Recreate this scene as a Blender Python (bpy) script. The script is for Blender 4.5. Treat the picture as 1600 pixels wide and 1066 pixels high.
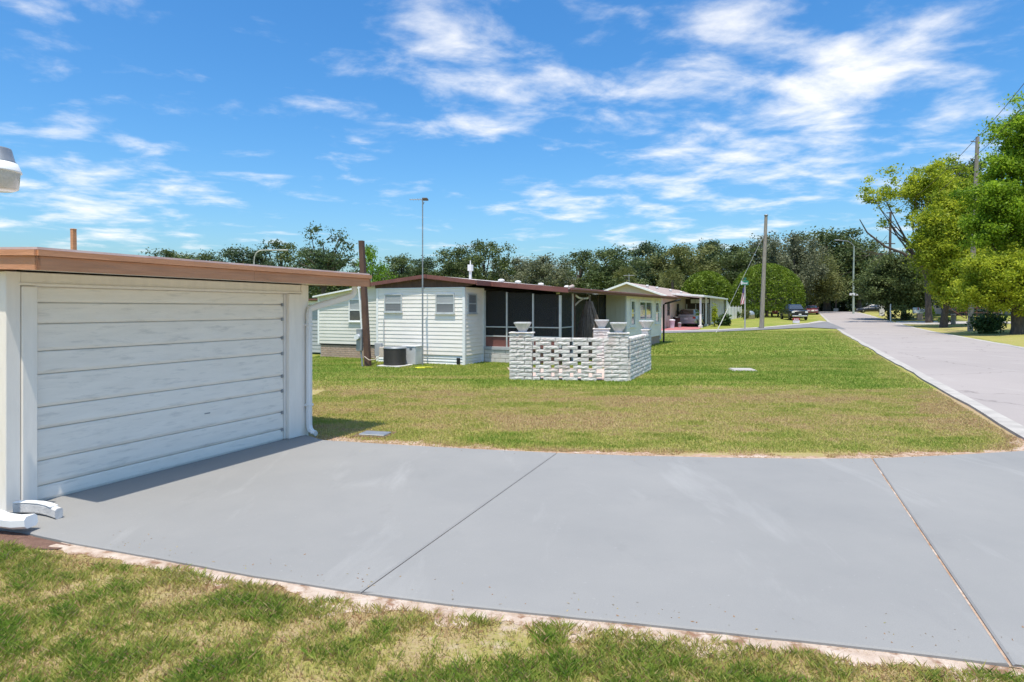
import bpy, math, random
import numpy as np
from mathutils import Vector, Matrix
R = math.radians
SC = bpy.context.scene
for o in list(bpy.data.objects): bpy.data.objects.remove(o, do_unlink=True)

# ------------------------------------------------------------------ camera, sky, sun, exposure
F, H, HZ = 1000.0, 1.85, 482.0            # focal length in photo pixels, eye height, horizon row
cam_d = bpy.data.cameras.new('camera'); cam = bpy.data.objects.new('camera', cam_d)
SC.collection.objects.link(cam); SC.camera = cam
cam.location = (0, 0, H); cam.rotation_euler = (R(90), 0, 0)
cam_d.sensor_width = 36.0; cam_d.lens = 36.0 * F / 1600.0
cam_d.shift_y = -(533.0 - HZ) / 1600.0
cam_d.clip_start = 0.05; cam_d.clip_end = 4000
TH = R(24.2); AX = Vector((math.sin(TH), math.cos(TH))); BX = Vector((math.cos(TH), -math.sin(TH)))   # A: along the street, B: to its right

SUN_EL = R(73)
to_sun = (-AX * 0.97 + BX * 0.29).normalized()
sun_dir = Vector((to_sun.x * math.cos(SUN_EL), to_sun.y * math.cos(SUN_EL), math.sin(SUN_EL)))
sd = bpy.data.lights.new('sun', 'SUN'); sun = bpy.data.objects.new('sun', sd); SC.collection.objects.link(sun)
sd.energy = 3.0; sd.angle = R(0.6); sd.color = (1.0, 0.935, 0.82)
sun.rotation_euler = sun_dir.to_track_quat('Z', 'Y').to_euler()

W = bpy.data.worlds.new('World'); SC.world = W; W.use_nodes = True
wn, wl = W.node_tree.nodes, W.node_tree.links
wn.clear()
def WN(t, **k):
    n = wn.new(t)
    for a, b in k.items(): setattr(n, a, b)
    return n
def wmath(op, a, b=None, clamp=False):
    n = WN('ShaderNodeMath', operation=op); n.use_clamp = clamp
    for i, v in enumerate((a, b)):
        if v is None: continue
        if isinstance(v, (int, float)): n.inputs[i].default_value = v
        else: wl.new(v, n.inputs[i])
    return n.outputs[0]
sky = WN('ShaderNodeTexSky', sky_type='NISHITA'); sky.sun_disc = False
sky.sun_elevation = SUN_EL; sky.sun_rotation = math.atan2(to_sun.x, to_sun.y)
sky.air_density = 1.0; sky.dust_density = 2.2; sky.ozone_density = 3.0
tc = WN('ShaderNodeTexCoord'); sx = WN('ShaderNodeSeparateXYZ'); wl.new(tc.outputs['Generated'], sx.inputs[0])
zc = wmath('ADD', wmath('MAXIMUM', sx.outputs[2], 0.0), 0.10)
cx = wmath('DIVIDE', sx.outputs[0], zc); cy = wmath('DIVIDE', sx.outputs[1], zc)
cv = WN('ShaderNodeCombineXYZ'); wl.new(cx, cv.inputs[0]); wl.new(cy, cv.inputs[1])
def wnoise(scale, detail, rough, dist, off, stretch):
    m = WN('ShaderNodeMapping'); m.inputs['Location'].default_value = off; m.inputs['Scale'].default_value = stretch
    m.inputs['Rotation'].default_value = (0, 0, R(-20))
    wl.new(cv.outputs[0], m.inputs[0])
    n = WN('ShaderNodeTexNoise'); n.inputs['Scale'].default_value = scale; n.inputs['Detail'].default_value = detail
    n.inputs['Roughness'].default_value = rough; n.inputs['Distortion'].default_value = dist
    wl.new(m.outputs[0], n.inputs['Vector']); return n.outputs[0]
big = wnoise(0.6, 2.0, 0.5, 0.2, (3.2, 1.4, 0), (1, 1.0, 1))
fine = wnoise(3.0, 9.0, 0.58, 0.2, (0.7, 5.1, 0), (1.0, 1.1, 1))
# broad cloud banks seen in the photograph: (photo x, photo y, half-width, half-height, weight)
banks = [(690,75,120,36,.60),(905,150,120,42,.62),(1110,60,90,70,.6),(1290,80,110,85,.70),(1380,130,120,60,.5),(690,200,120,22,.58),
         (1110,240,120,40,.55),(490,163,75,20,.4),(960,310,150,34,.4),(90,270,110,40,.30),(140,350,150,34,.5),(1540,20,110,30,.5),
         (1400,270,260,50,.35),(620,372,140,24,.35),(1150,368,300,24,.35),(830,330,90,18,.25),(240,283,70,22,.35),(200,220,120,14,.22)]
acc = None
for (bx_, by_, hw, hh, wgt) in banks:
    d = Vector(((bx_ - 800) / F, 1.0, (HZ - by_) / F)).normalized()
    # distances in tangent coordinates around the bank's own direction
    az = math.atan2(d.x, d.y); el = math.asin(d.z)
    r1 = Vector((math.cos(az), -math.sin(az), 0)); r2 = d.cross(r1) * -1
    def dot(v):
        n = WN('ShaderNodeVectorMath', operation='DOT_PRODUCT'); wl.new(tc.outputs['Generated'], n.inputs[0]); n.inputs[1].default_value = v; return n.outputs['Value']
    k = math.cos(math.atan2(math.hypot(bx_ - 800, HZ - by_), F))
    u = wmath('DIVIDE', dot(r1), hw * k / F); v = wmath('DIVIDE', dot(r2), hh * k / F)
    q = wmath('ADD', wmath('MULTIPLY', u, u), wmath('MULTIPLY', v, v))
    g = wmath('MULTIPLY', wmath('EXPONENT', wmath('MULTIPLY', q, -0.8)), wgt)
    g = wmath('MULTIPLY', g, wmath('GREATER_THAN', dot(d), 0.0))
    acc = g if acc is None else wmath('ADD', acc, g)
dens = wmath('ADD', wmath('MULTIPLY', wmath('SUBTRACT', fine, 0.5), 2.1), wmath('MULTIPLY', wmath('SUBTRACT', big, 0.5), 0.7))
dens = wmath('ADD', dens, wmath('MULTIPLY', acc, 0.70))
cl = WN('ShaderNodeMapRange', interpolation_type='SMOOTHSTEP'); wl.new(dens, cl.inputs[0])
cl.inputs[1].default_value = 0.08; cl.inputs[2].default_value = 0.92; cl.inputs[3].default_value = 0; cl.inputs[4].default_value = 0.95
hs = WN('ShaderNodeHueSaturation'); hs.inputs['Saturation'].default_value = 1.34; hs.inputs['Value'].default_value = 0.90
wl.new(sky.outputs[0], hs.inputs['Color'])
tintn = WN('ShaderNodeMix', data_type='RGBA', blend_type='MULTIPLY'); tintn.inputs[0].default_value = 1.0
wl.new(hs.outputs[0], tintn.inputs[6]); tintn.inputs[7].default_value = (0.80, 1.01, 1.07, 1)
cover = cl.outputs[0]
mixc = WN('ShaderNodeMix', data_type='RGBA'); wl.new(cover, mixc.inputs[0]); wl.new(tintn.outputs[2], mixc.inputs[6])
mixc.inputs[7].default_value = (5.3, 5.25, 5.2, 1)
bg = WN('ShaderNodeBackground'); bg.inputs['Strength'].default_value = 0.128; wl.new(mixc.outputs[2], bg.inputs[0])
wo = WN('ShaderNodeOutputWorld'); wl.new(bg.outputs[0], wo.inputs[0])

SC.view_settings.view_transform = 'Standard'; SC.view_settings.look = 'None'
SC.view_settings.gamma = 1.0; SC.view_settings.use_curve_mapping = False
SC.view_settings.exposure = 0.78

# ------------------------------------------------------------------ helpers
rng = np.random.default_rng(7); random.seed(11)
def sstep(a, b, x):
    t = np.clip((np.asarray(x, float) - a) / (b - a), 0, 1); return t * t * (3 - 2 * t)
def road_left(Y): return 7.8 + 0.4494 * (Y - 9.7)          # x of the street's left edge
ROADW = 6.1 / math.cos(TH)
def hgt(X, Y):
    z = 1.15 * sstep(45, 125, Y)
    d = (np.asarray(X, float) - (road_left(np.asarray(Y, float)) + ROADW)) * math.cos(TH)
    return z + 0.38 * sstep(1.2, 9, d) * sstep(15, 45, Y)
def G(px, py):
    """ground point seen at a photo pixel"""
    lo, hi = 1.0, 400.0
    for _ in range(60):
        m = (lo + hi) / 2
        if H - (py - HZ) / F * m > float(hgt((px - 800) / F * m, m)): lo = m
        else: hi = m
    X = (px - 800) / F * lo
    return Vector((X, lo, float(hgt(X, lo))))
def onY(px, Y): X = (px - 800) / F * Y; return Vector((X, Y, float(hgt(X, Y))))
def zat(py, Y): return H + (HZ - py) / F * Y
def vnoise(x, y, s=0):
    x = np.asarray(x, float); y = np.asarray(y, float)
    xi = np.floor(x).astype(np.int64); yi = np.floor(y).astype(np.int64); fx = x - xi; fy = y - yi
    fx = fx * fx * (3 - 2 * fx); fy = fy * fy * (3 - 2 * fy)
    def hsh(a, b):
        n = (a * 374761393 + b * 668265263 + s * 1442695041) & 0xffffffff
        n = ((n ^ (n >> 13)) * 1274126177) & 0xffffffff
        return ((n ^ (n >> 16)) & 0xffff) / 65535.0
    return (hsh(xi, yi) * (1 - fx) + hsh(xi + 1, yi) * fx) * (1 - fy) + (hsh(xi, yi + 1) * (1 - fx) + hsh(xi + 1, yi + 1) * fx) * fy
def fbm(x, y, s=0, o=4):
    v = 0; a = 0.5; t = 0
    for i in range(o): v = v + a * vnoise(np.asarray(x) * 2**i, np.asarray(y) * 2**i, s + i); t += a; a *= 0.55
    return v / t

def link(o, parent=None):
    SC.collection.objects.link(o)
    if parent is not None: o.parent = parent
    return o
def tag(o, label=None, cat=None, group=None, kind=None):
    if label: o['label'] = label
    if cat: o['category'] = cat
    if group: o['group'] = group
    if kind: o['kind'] = kind
    return o
def thing(name, label, cat, loc=(0, 0, 0), rz=0.0, group=None):
    o = bpy.data.objects.new(name, None); o.empty_display_size = 0.2; link(o)
    o.location = loc; o.rotation_euler = (0, 0, rz); return tag(o, label, cat, group)

class MB:
    def __init__(s): s.v = []; s.f = []; s.sm = []
    def add(s, vs, fs, smooth=False):
        n = len(s.v); s.v += [tuple(v) for v in vs]; s.f += [tuple(i + n for i in f) for f in fs]; s.sm += [smooth] * len(fs); return s
    def box(s, x0, x1, y0, y1, z0, z1, bev=0.0, M=None):
        if bev <= 0:
            vs = [(x, y, z) for z in (z0, z1) for y in (y0, y1) for x in (x0, x1)]
            fs = [(0, 2, 3, 1), (4, 5, 7, 6), (0, 1, 5, 4), (2, 6, 7, 3), (0, 4, 6, 2), (1, 3, 7, 5)]
        else:
            b = min(bev, (x1 - x0) / 2.01, (y1 - y0) / 2.01, (z1 - z0) / 2.01); vs = []; fs = []
            P = {}
            for i, x in enumerate((x0, x1)):
                for j, y in enumerate((y0, y1)):
                    for k, z in enumerate((z0, z1)):
                        dx, dy, dz = (b if i == 0 else -b), (b if j == 0 else -b), (b if k == 0 else -b)
                        for ax, p in enumerate(((x, y + dy, z + dz), (x + dx, y, z + dz), (x + dx, y + dy, z))):
                            P[i, j, k, ax] = len(vs); vs.append(p)
            for s_ in (0, 1):
                fs.append(tuple(P[s_, j, k, 0] for j, k in ((0, 0), (1, 0), (1, 1), (0, 1))))
                fs.append(tuple(P[i, s_, k, 1] for i, k in ((0, 0), (1, 0), (1, 1), (0, 1))))
                fs.append(tuple(P[i, j, s_, 2] for i, j in ((0, 0), (1, 0), (1, 1), (0, 1))))
            for p in (0, 1):
                for q in (0, 1):
                    fs.append((P[0, p, q, 1], P[1, p, q, 1], P[1, p, q, 2], P[0, p, q, 2]))
                    fs.append((P[p, 0, q, 0], P[p, 1, q, 0], P[p, 1, q, 2], P[p, 0, q, 2]))
                    fs.append((P[p, q, 0, 0], P[p, q, 1, 0], P[p, q, 1, 1], P[p, q, 0, 1]))
                    for r in (0, 1): fs.append((P[p, q, r, 0], P[p, q, r, 1], P[p, q, r, 2]))
        if M is not None: vs = [M @ Vector(v) for v in vs]
        return s.add(vs, fs)
    def tube(s, pts, rad, n=8, cap=True, smooth=True):
        pts = [Vector(p) for p in pts]; m = len(pts)
        if isinstance(rad, (int, float)): rad = [rad] * m
        vs = []; fs = []; up = Vector((0.13, 0.31, 1)).normalized()
        for i, p in enumerate(pts):
            t = (pts[min(i + 1, m - 1)] - pts[max(i - 1, 0)]).normalized()
            a = t.cross(up)
            if a.length < 0.05: a = t.cross(Vector((1, 0, 0)))
            a.normalize(); b = t.cross(a)
            for k in range(n):
                q = 2 * math.pi * k / n; vs.append(p + (a * math.cos(q) + b * math.sin(q)) * rad[i])
        for i in range(m - 1):
            for k in range(n):
                fs.append((i * n + k, i * n + (k + 1) % n, (i + 1) * n + (k + 1) % n, (i + 1) * n + k))
        s.add(vs, fs, smooth)
        if cap: s.add(vs[:n], [tuple(range(n))[::-1]]); s.add(vs[-n:], [tuple(range(n))])
        return s
    def rtube(s, pts, w, h, up=(0, 0, 1)):
        """rectangular section swept along a path; w across, h along the up hint"""
        pts = [Vector(p) for p in pts]; m = len(pts); vs = []; fs = []; up = Vector(up)
        c = 0.22 * min(w, h)
        prof = [(-w/2+c, -h/2), (w/2-c, -h/2), (w/2, -h/2+c), (w/2, h/2-c), (w/2-c, h/2), (-w/2+c, h/2), (-w/2, h/2-c), (-w/2, -h/2+c)]; n = 8
        for i, p in enumerate(pts):
            t = (pts[min(i + 1, m - 1)] - pts[max(i - 1, 0)]).normalized()
            a = t.cross(up)
            if a.length < 0.08: a = t.cross(Vector((0, 1, 0.001)))
            a.normalize(); b = a.cross(t).normalized()
            for x, y in prof: vs.append(p + a * x + b * y)
        for i in range(m - 1):
            for k in range(n): fs.append((i*n+k, i*n+(k+1) % n, (i+1)*n+(k+1) % n, (i+1)*n+k))
        fs.append(tuple(range(n))[::-1]); fs.append(tuple(range((m-1)*n, m*n)))
        return s.add(vs, fs)
    def lathe(s, prof, n=20, c=(0, 0, 0), smooth=True):
        vs = []; fs = []; m = len(prof)
        for r, z in prof:
            for k in range(n): q = 2*math.pi*k/n; vs.append((c[0] + r*math.cos(q), c[1] + r*math.sin(q), c[2] + z))
        for i in range(m - 1):
            for k in range(n): fs.append((i*n+k, i*n+(k+1) % n, (i+1)*n+(k+1) % n, (i+1)*n+k))
        s.add(vs, fs, smooth); s.add(vs[:n], [tuple(range(n))[::-1]]); s.add(vs[-n:], [tuple(range(n))]); return s
    def loft(s, rings, smooth=False, caps=True):
        n = len(rings[0]); vs = [p for r in rings for p in r]; fs = []
        for i in range(len(rings) - 1):
            for k in range(n): fs.append((i*n+k, i*n+(k+1) % n, (i+1)*n+(k+1) % n, (i+1)*n+k))
        s.add(vs, fs, smooth)
        if caps: s.add(rings[0], [tuple(range(n))[::-1]]); s.add(rings[-1], [tuple(range(n))])
        return s
    def slab(s, poly, t, up=None):
        """polygon (3-D points) thickened downward by t"""
        n = len(poly); top = [Vector(p) for p in poly]; bot = [p - Vector((0, 0, t)) for p in top]
        return s.add(top + bot, [tuple(range(n)), tuple(range(2*n-1, n-1, -1))] + [(i, i+n, (i+1) % n+n, (i+1) % n) for i in range(n)])
    def mesh(s, name, mat):
        me = bpy.data.meshes.new(name); me.from_pydata([tuple(v) for v in s.v], [], s.f)
        me.polygons.foreach_set('use_smooth', s.sm); 
        if mat: me.materials.append(mat)
        me.validate(); me.update(); 
        import bmesh as bm_
        b = bm_.new(); b.from_mesh(me); bm_.ops.recalc_face_normals(b, faces=b.faces); b.to_mesh(me); b.free()
        return me
    def build(s, name, mat, parent=None, loc=None, rz=None):
        o = bpy.data.objects.new(name, s.mesh(name, mat)); link(o, parent)
        if loc is not None: o.location = loc
        if rz is not None: o.rotation_euler = (0, 0, rz)
        return o
def inst(name, me, parent=None, loc=(0, 0, 0), rz=0.0, sc=None):
    o = bpy.data.objects.new(name, me); link(o, parent); o.location = loc; o.rotation_euler = (0, 0, rz)
    if sc is not None: o.scale = sc
    return o
def box(name, mat, parent, x0, x1, y0, y1, z0, z1, bev=0.006): return MB().box(x0, x1, y0, y1, z0, z1, bev).build(name, mat, parent)

# ------------------------------------------------------------------ materials
MATS = {}
def pm(name, c1, c2=None, scale=6, rough=0.7, bump=0.0, bscale=60, metal=0.0, stretch=(1, 1, 1), coat=0.0, lo=0.35, hi=0.65, detail=6, world=True, spec=0.4, c3=None, s3=2.0, lo3=.55, hi3=.75):
    m = bpy.data.materials.new(name); m.use_nodes = True; n, l = m.node_tree.nodes, m.node_tree.links
    b = n['Principled BSDF']; b.inputs['Roughness'].default_value = rough; b.inputs['Metallic'].default_value = metal
    b.inputs['Specular IOR Level'].default_value = spec; b.inputs['Coat Weight'].default_value = coat
    if c2 is None: c2 = tuple(x * 0.86 for x in c1)
    if world: src = n.new('ShaderNodeNewGeometry').outputs['Position']
    else: src = n.new('ShaderNodeTexCoord').outputs['Object']
    mp = n.new('ShaderNodeMapping'); mp.inputs['Scale'].default_value = stretch; l.new(src, mp.inputs[0])
    t = n.new('ShaderNodeTexNoise'); t.inputs['Scale'].default_value = scale; t.inputs['Detail'].default_value = detail; t.inputs['Roughness'].default_value = 0.6
    l.new(mp.outputs[0], t.inputs['Vector'])
    r = n.new('ShaderNodeMapRange'); l.new(t.outputs[0], r.inputs[0]); r.inputs[1].default_value = lo; r.inputs[2].default_value = hi
    mx = n.new('ShaderNodeMix'); mx.data_type = 'RGBA'; l.new(r.outputs[0], mx.inputs[0]); mx.inputs[6].default_value = (*c1, 1); mx.inputs[7].default_value = (*c2, 1)
    out = mx.outputs[2]
    if c3:
        t3 = n.new('ShaderNodeTexNoise'); t3.inputs['Scale'].default_value = s3; t3.inputs['Detail'].default_value = 8; t3.inputs['Roughness'].default_value = 0.65; l.new(mp.outputs[0], t3.inputs['Vector'])
        r3 = n.new('ShaderNodeMapRange'); l.new(t3.outputs[0], r3.inputs[0]); r3.inputs[1].default_value = lo3; r3.inputs[2].default_value = hi3
        m3 = n.new('ShaderNodeMix'); m3.data_type = 'RGBA'; l.new(r3.outputs[0], m3.inputs[0]); l.new(out, m3.inputs[6]); m3.inputs[7].default_value = (*c3, 1); out = m3.outputs[2]
    l.new(out, b.inputs['Base Color'])
    if bump > 0:
        t2 = n.new('ShaderNodeTexNoise'); t2.inputs['Scale'].default_value = bscale; t2.inputs['Detail'].default_value = 5; l.new(mp.outputs[0], t2.inputs['Vector'])
        bp = n.new('ShaderNodeBump'); bp.inputs['Strength'].default_value = bump; bp.inputs['Distance'].default_value = 0.02; l.new(t2.outputs[0], bp.inputs['Height']); l.new(bp.outputs[0], b.inputs['Normal'])
    MATS[name] = m; return m
def leafmat(name, ca, cb, trans=0.35):
    """leaf colour runs from ca to cb by the leaf's own tint"""
    m = bpy.data.materials.new(name); m.use_nodes = True; n, l = m.node_tree.nodes, m.node_tree.links
    b = n['Principled BSDF']; b.inputs['Roughness'].default_value = 0.55; b.inputs['Specular IOR Level'].default_value = 0.3
    at = n.new('ShaderNodeAttribute'); at.attribute_name = 'tint'
    mx = n.new('ShaderNodeMix'); mx.data_type = 'RGBA'; l.new(at.outputs['Fac'], mx.inputs[0]); mx.inputs[6].default_value = (*ca, 1); mx.inputs[7].default_value = (*cb, 1)
    l.new(mx.outputs[2], b.inputs['Base Color'])
    tr = n.new('ShaderNodeBsdfTranslucent'); l.new(mx.outputs[2], tr.inputs[0])
    ms = n.new('ShaderNodeMixShader'); ms.inputs[0].default_value = trans; l.new(b.outputs[0], ms.inputs[1]); l.new(tr.outputs[0], ms.inputs[2])
    l.new(ms.outputs[0], n['Material Output'].inputs[0]); return m
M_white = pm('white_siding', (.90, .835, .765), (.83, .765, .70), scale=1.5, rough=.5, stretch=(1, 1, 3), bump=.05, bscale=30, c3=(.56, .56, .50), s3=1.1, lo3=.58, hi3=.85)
M_shadew = pm('shaded_white_siding', (.72, .685, .62), (.64, .61, .545), scale=1.2, rough=.55, bump=.05, bscale=30)  # white siding with shade put into its darker colour
M_grey_shade = pm('grey_paint_and_shade', (.42, .43, .44), (.34, .35, .36), scale=2, rough=.6)
M_trim = pm('white_trim', (.84, .83, .81), (.76, .75, .73), scale=3, rough=.45)
M_door = pm('painted_door_boards', (.93, .855, .755), (.87, .80, .705), scale=2.4, rough=.5, stretch=(1, 1, 7), bump=.12, bscale=25, c3=(.60, .56, .50), s3=3.2, lo3=.54, hi3=.80)
M_gwall = pm('painted_garage_wood', (.92, .85, .76), (.86, .795, .71), scale=4, rough=.5, stretch=(3, 3, .6), bump=.08, bscale=30)
M_soffit = pm('soffit_paint', (.80, .74, .66), (.72, .67, .60), scale=3, rough=.6)
M_dark = pm('dark_gap', (.05, .05, .055), (.03, .03, .03), rough=.9)
M_fascia = pm('stained_cedar_fascia', (.64, .30, .155), (.52, .235, .115), scale=3.2, rough=.6, stretch=(.7, .7, 9), bump=.25, bscale=24, c3=(.46, .25, .15), s3=2.2, lo3=.56, hi3=.78)
M_brown = pm('brown_wood', (.125, .068, .048), (.082, .046, .034), scale=4, rough=.75, stretch=(2, 2, .5), bump=.2, bscale=30)
M_maroon = pm('maroon_fascia_paint', (.215, .085, .07), (.16, .062, .052), scale=2.5, rough=.55, c3=(.33, .17, .13), s3=1.6, lo3=.58, hi3=.8)
M_roofw = pm('weathered_white_roof', (.66, .63, .60), (.50, .40, .36), scale=1.2, rough=.6, c3=(.42, .22, .17), s3=.9, lo3=.54, hi3=.72)
M_roofpink = pm('rusted_pink_roof', (.36, .26, .22), (.44, .35, .31), scale=1.3, rough=.6, bump=.1, bscale=12)
def slabmat(name, base, var, light, dark, cracks=0.0, grain=.10, s1=.55, bump=.1):
    m = bpy.data.materials.new(name); m.use_nodes = True; n, l = m.node_tree.nodes, m.node_tree.links; b = n['Principled BSDF']; b.inputs['Roughness'].default_value = .8; b.inputs['Specular IOR Level'].default_value = .25
    pos = n.new('ShaderNodeNewGeometry').outputs['Position']
    def noise(sc, d, st=(1, 1, 1), rot=0.0, dist=0.0):
        mp = n.new('ShaderNodeMapping'); mp.inputs['Scale'].default_value = st; mp.inputs['Rotation'].default_value = (0, 0, rot); l.new(pos, mp.inputs[0])
        t = n.new('ShaderNodeTexNoise'); t.inputs['Scale'].default_value = sc; t.inputs['Detail'].default_value = d; t.inputs['Roughness'].default_value = .62; t.inputs['Distortion'].default_value = dist; l.new(mp.outputs[0], t.inputs['Vector']); return t.outputs[0]
    def rng_(src, a, c, lo=0.0, hi=1.0):
        r = n.new('ShaderNodeMapRange'); l.new(src, r.inputs[0]); r.inputs[1].default_value = a; r.inputs[2].default_value = c; r.inputs[3].default_value = lo; r.inputs[4].default_value = hi; return r.outputs[0]
    def mix(f, a, c):
        x = n.new('ShaderNodeMix'); x.data_type = 'RGBA'; l.new(f, x.inputs[0])
        if isinstance(a, tuple): x.inputs[6].default_value = (*a, 1)
        else: l.new(a, x.inputs[6])
        x.inputs[7].default_value = (*c, 1); return x.outputs[2]
    col = mix(rng_(noise(s1, 6), .32, .68), base, var)
    col = mix(rng_(noise(1.3, 8, (1, .28, 1), .4, .6), .57, .80, 0, .75), col, light)
    col = mix(rng_(noise(2.2, 8, (1, .5, 1), -.3, .4), .60, .80, 0, .5), col, dark)
    col = mix(rng_(noise(26, 3), .66, .80, 0, .55), col, light); col = mix(rng_(noise(160, 2), .45, .75, 0, grain * 5), col, dark)
    if cracks:
        wp = n.new('ShaderNodeVectorMath'); wp.operation = 'ADD'; nz = n.new('ShaderNodeTexNoise'); nz.inputs['Scale'].default_value = 1.2; nz.inputs['Detail'].default_value = 5; l.new(pos, nz.inputs['Vector']); l.new(pos, wp.inputs[0]); l.new(nz.outputs['Color'], wp.inputs[1])
        vo = n.new('ShaderNodeTexVoronoi'); vo.feature = 'DISTANCE_TO_EDGE'; vo.inputs['Scale'].default_value = .22; l.new(wp.outputs[0], vo.inputs['Vector']); col = mix(rng_(vo.outputs['Distance'], 0, .008, cracks, 0), col, tuple(x * .45 for x in base))
    l.new(col, b.inputs['Base Color'])
    bp = n.new('ShaderNodeBump'); bp.inputs['Strength'].default_value = bump; bp.inputs['Distance'].default_value = .01; l.new(noise(90, 4), bp.inputs['Height']); l.new(bp.outputs[0], b.inputs['Normal']); return m
M_conc = slabmat('grey_painted_concrete', (.282, .274, .263), (.244, .240, .234), (.37, .362, .35), (.20, .197, .193), 0, .08, .55, .08)
M_kerb = pm('kerb_concrete', (.47, .435, .395), (.36, .33, .30), scale=3, rough=.85, bump=.2, bscale=40)
M_asph = slabmat('old_asphalt', (.385, .338, .315), (.335, .295, .276), (.43, .385, .36), (.275, .245, .232), .7, .12, .22, .25)
M_asph2 = pm('dark_asphalt', (.22, .215, .22), (.18, .175, .18), scale=.6, rough=.9, bump=.15, bscale=90)
M_sand = pm('pale_sand', (.56, .46, .385), (.40, .295, .22), scale=9, rough=.95, bump=.6, bscale=45, c3=(.25, .14, .085), s3=6, lo3=.52, hi3=.62)
M_thatch = pm('dead_clippings', (.34, .19, .11), (.50, .38, .29), scale=11, rough=.95, bump=.7, bscale=40, c3=(.62, .52, .45), s3=4, lo3=.55, hi3=.66)
M_mulch = pm('brown_mulch', (.13, .07, .05), (.20, .115, .085), scale=14, rough=.95, bump=.7, bscale=60)
M_red = pm('red_painted_drive', (.47, .17, .17), (.38, .13, .135), scale=1.5, rough=.8)
M_peach = pm('peach_patio', (.62, .47, .40), (.52, .39, .33), scale=3, rough=.8)
M_block = pm('split_face_block', (.78, .725, .68), (.58, .535, .50), scale=7, rough=.9, bump=.6, bscale=38, c3=(.62, .49, .44), s3=2.3, lo3=.54, hi3=.72)
M_bowl = pm('cast_stone', (.66, .64, .62), (.50, .49, .48), scale=8, rough=.85, bump=.3, bscale=60)
M_brick = pm('tan_brick', (.46, .33, .25), (.38, .27, .20), scale=5, rough=.9, bump=.3, bscale=60, c3=(.54, .42, .34), s3=6)
M_mortar = pm('mortar', (.42, .37, .32), (.34, .30, .26), scale=8, rough=.95)
M_skblock = pm('pale_foundation_block', (.62, .59, .56), (.54, .51, .48), scale=4, rough=.9, bump=.2, bscale=40)
M_beige = pm('beige_panel', (.66, .63, .54), (.60, .57, .48), scale=2, rough=.6, stretch=(1, 1, .3))
M_tan = pm('tan_stucco', (.60, .50, .41), (.54, .45, .37), scale=3, rough=.85, bump=.15, bscale=50)
M_alu = pm('aluminium_frame', (.62, .63, .63), (.52, .53, .53), scale=5, rough=.4, metal=.3)
M_glassd = pm('dark_window', (.05, .058, .06), (.085, .09, .09), scale=2, rough=.06, spec=.8)
M_blind = pm('window_with_blind', (.40, .41, .42), (.34, .35, .36), scale=30, rough=.25, stretch=(.02, .02, 1), coat=.6)
M_blindd = pm('window_with_insect_screen', (.21, .215, .225), (.17, .175, .185), scale=30, rough=.35, stretch=(.02, .02, 1), coat=.4)
M_glassg = pm('reflecting_window', (.09, .11, .09), (.16, .18, .14), scale=1.5, rough=.05, spec=1.0, coat=1.0)
M_acd = pm('condenser_louvres', (.075, .068, .062), (.05, .046, .042), scale=20, rough=.6, stretch=(1, 1, 4))
M_acw = pm('painted_cabinet', (.58, .59, .59), (.50, .51, .51), scale=3, rough=.45)
M_grey = pm('galvanised_steel', (.36, .37, .38), (.27, .28, .29), scale=9, rough=.45, metal=.5)
M_pole = pm('weathered_pole', (.34, .30, .25), (.23, .20, .165), scale=5, rough=.9, stretch=(3, 3, .4), bump=.3, bscale=30)
M_poled = pm('dark_creosote_pole', (.14, .11, .09), (.09, .072, .06), scale=5, rough=.9, stretch=(3, 3, .4))
M_cpole = pm('concrete_pole', (.46, .45, .42), (.37, .36, .34), scale=3, rough=.85)
M_bark = pm('bark', (.12, .095, .075), (.065, .052, .042), scale=6, rough=.95, stretch=(2, 2, .5), bump=.6, bscale=14)
M_black = pm('black_paint', (.018, .018, .02), (.012, .012, .013), rough=.45)
M_rubber = pm('tyre_rubber', (.02, .02, .021), (.014, .014, .014), rough=.85)
M_silver = pm('silver_car_paint', (.46, .46, .48), (.42, .42, .44), scale=1, rough=.3, metal=.55, coat=.6)
M_blackcar = pm('black_car_paint', (.016, .017, .022), (.012, .013, .017), scale=1, rough=.25, coat=.8)
M_redcar = pm('dark_red_car_paint', (.16, .025, .03), (.13, .02, .025), scale=1, rough=.3, coat=.8)
M_bluecar = pm('grey_blue_car_paint', (.25, .29, .34), (.22, .26, .30), scale=1, rough=.3, coat=.8)
M_carglass = pm('car_glass', (.03, .035, .04), (.05, .055, .06), scale=2, rough=.04, spec=1.0, coat=1.0)
M_chrome = pm('chrome', (.7, .7, .72), (.6, .6, .62), rough=.18, metal=.9)
M_tail = pm('red_lens', (.45, .02, .025), (.35, .015, .02), rough=.2, coat=.8)
M_lens = pm('clear_lens', (.75, .76, .78), (.65, .66, .68), rough=.15, coat=.8)
M_plate = pm('white_plate', (.75, .75, .72), (.68, .68, .66), rough=.5)
M_green = pm('sign_green', (.03, .23, .13), (.025, .19, .11), rough=.4)
M_signred = pm('sign_red', (.42, .03, .04), (.34, .025, .03), rough=.5)
M_signw = pm('sign_white', (.72, .70, .74), (.62, .60, .64), rough=.5)
M_yellow = pm('yellow_plastic', (.75, .70, .04), (.62, .6, .03), rough=.5)
M_lampdiff = pm('ribbed_lamp_glass', (.60, .575, .52), (.50, .48, .43), scale=40, rough=.25, coat=.5)
M_fredst = pm('flag_red', (.42, .06, .09), (.36, .05, .08), rough=.8)
M_fwhite = pm('flag_white', (.78, .74, .74), (.70, .66, .66), rough=.8)
M_fblue = pm('flag_blue', (.06, .06, .19), (.05, .05, .15), rough=.8)
M_dry = pm('dry_vine', (.30, .24, .20), (.20, .155, .13), scale=12, rough=.95)
M_porch = pm('porch_wall_brown', (.10, .075, .06), (.075, .055, .045), scale=2, rough=.8)
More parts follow.
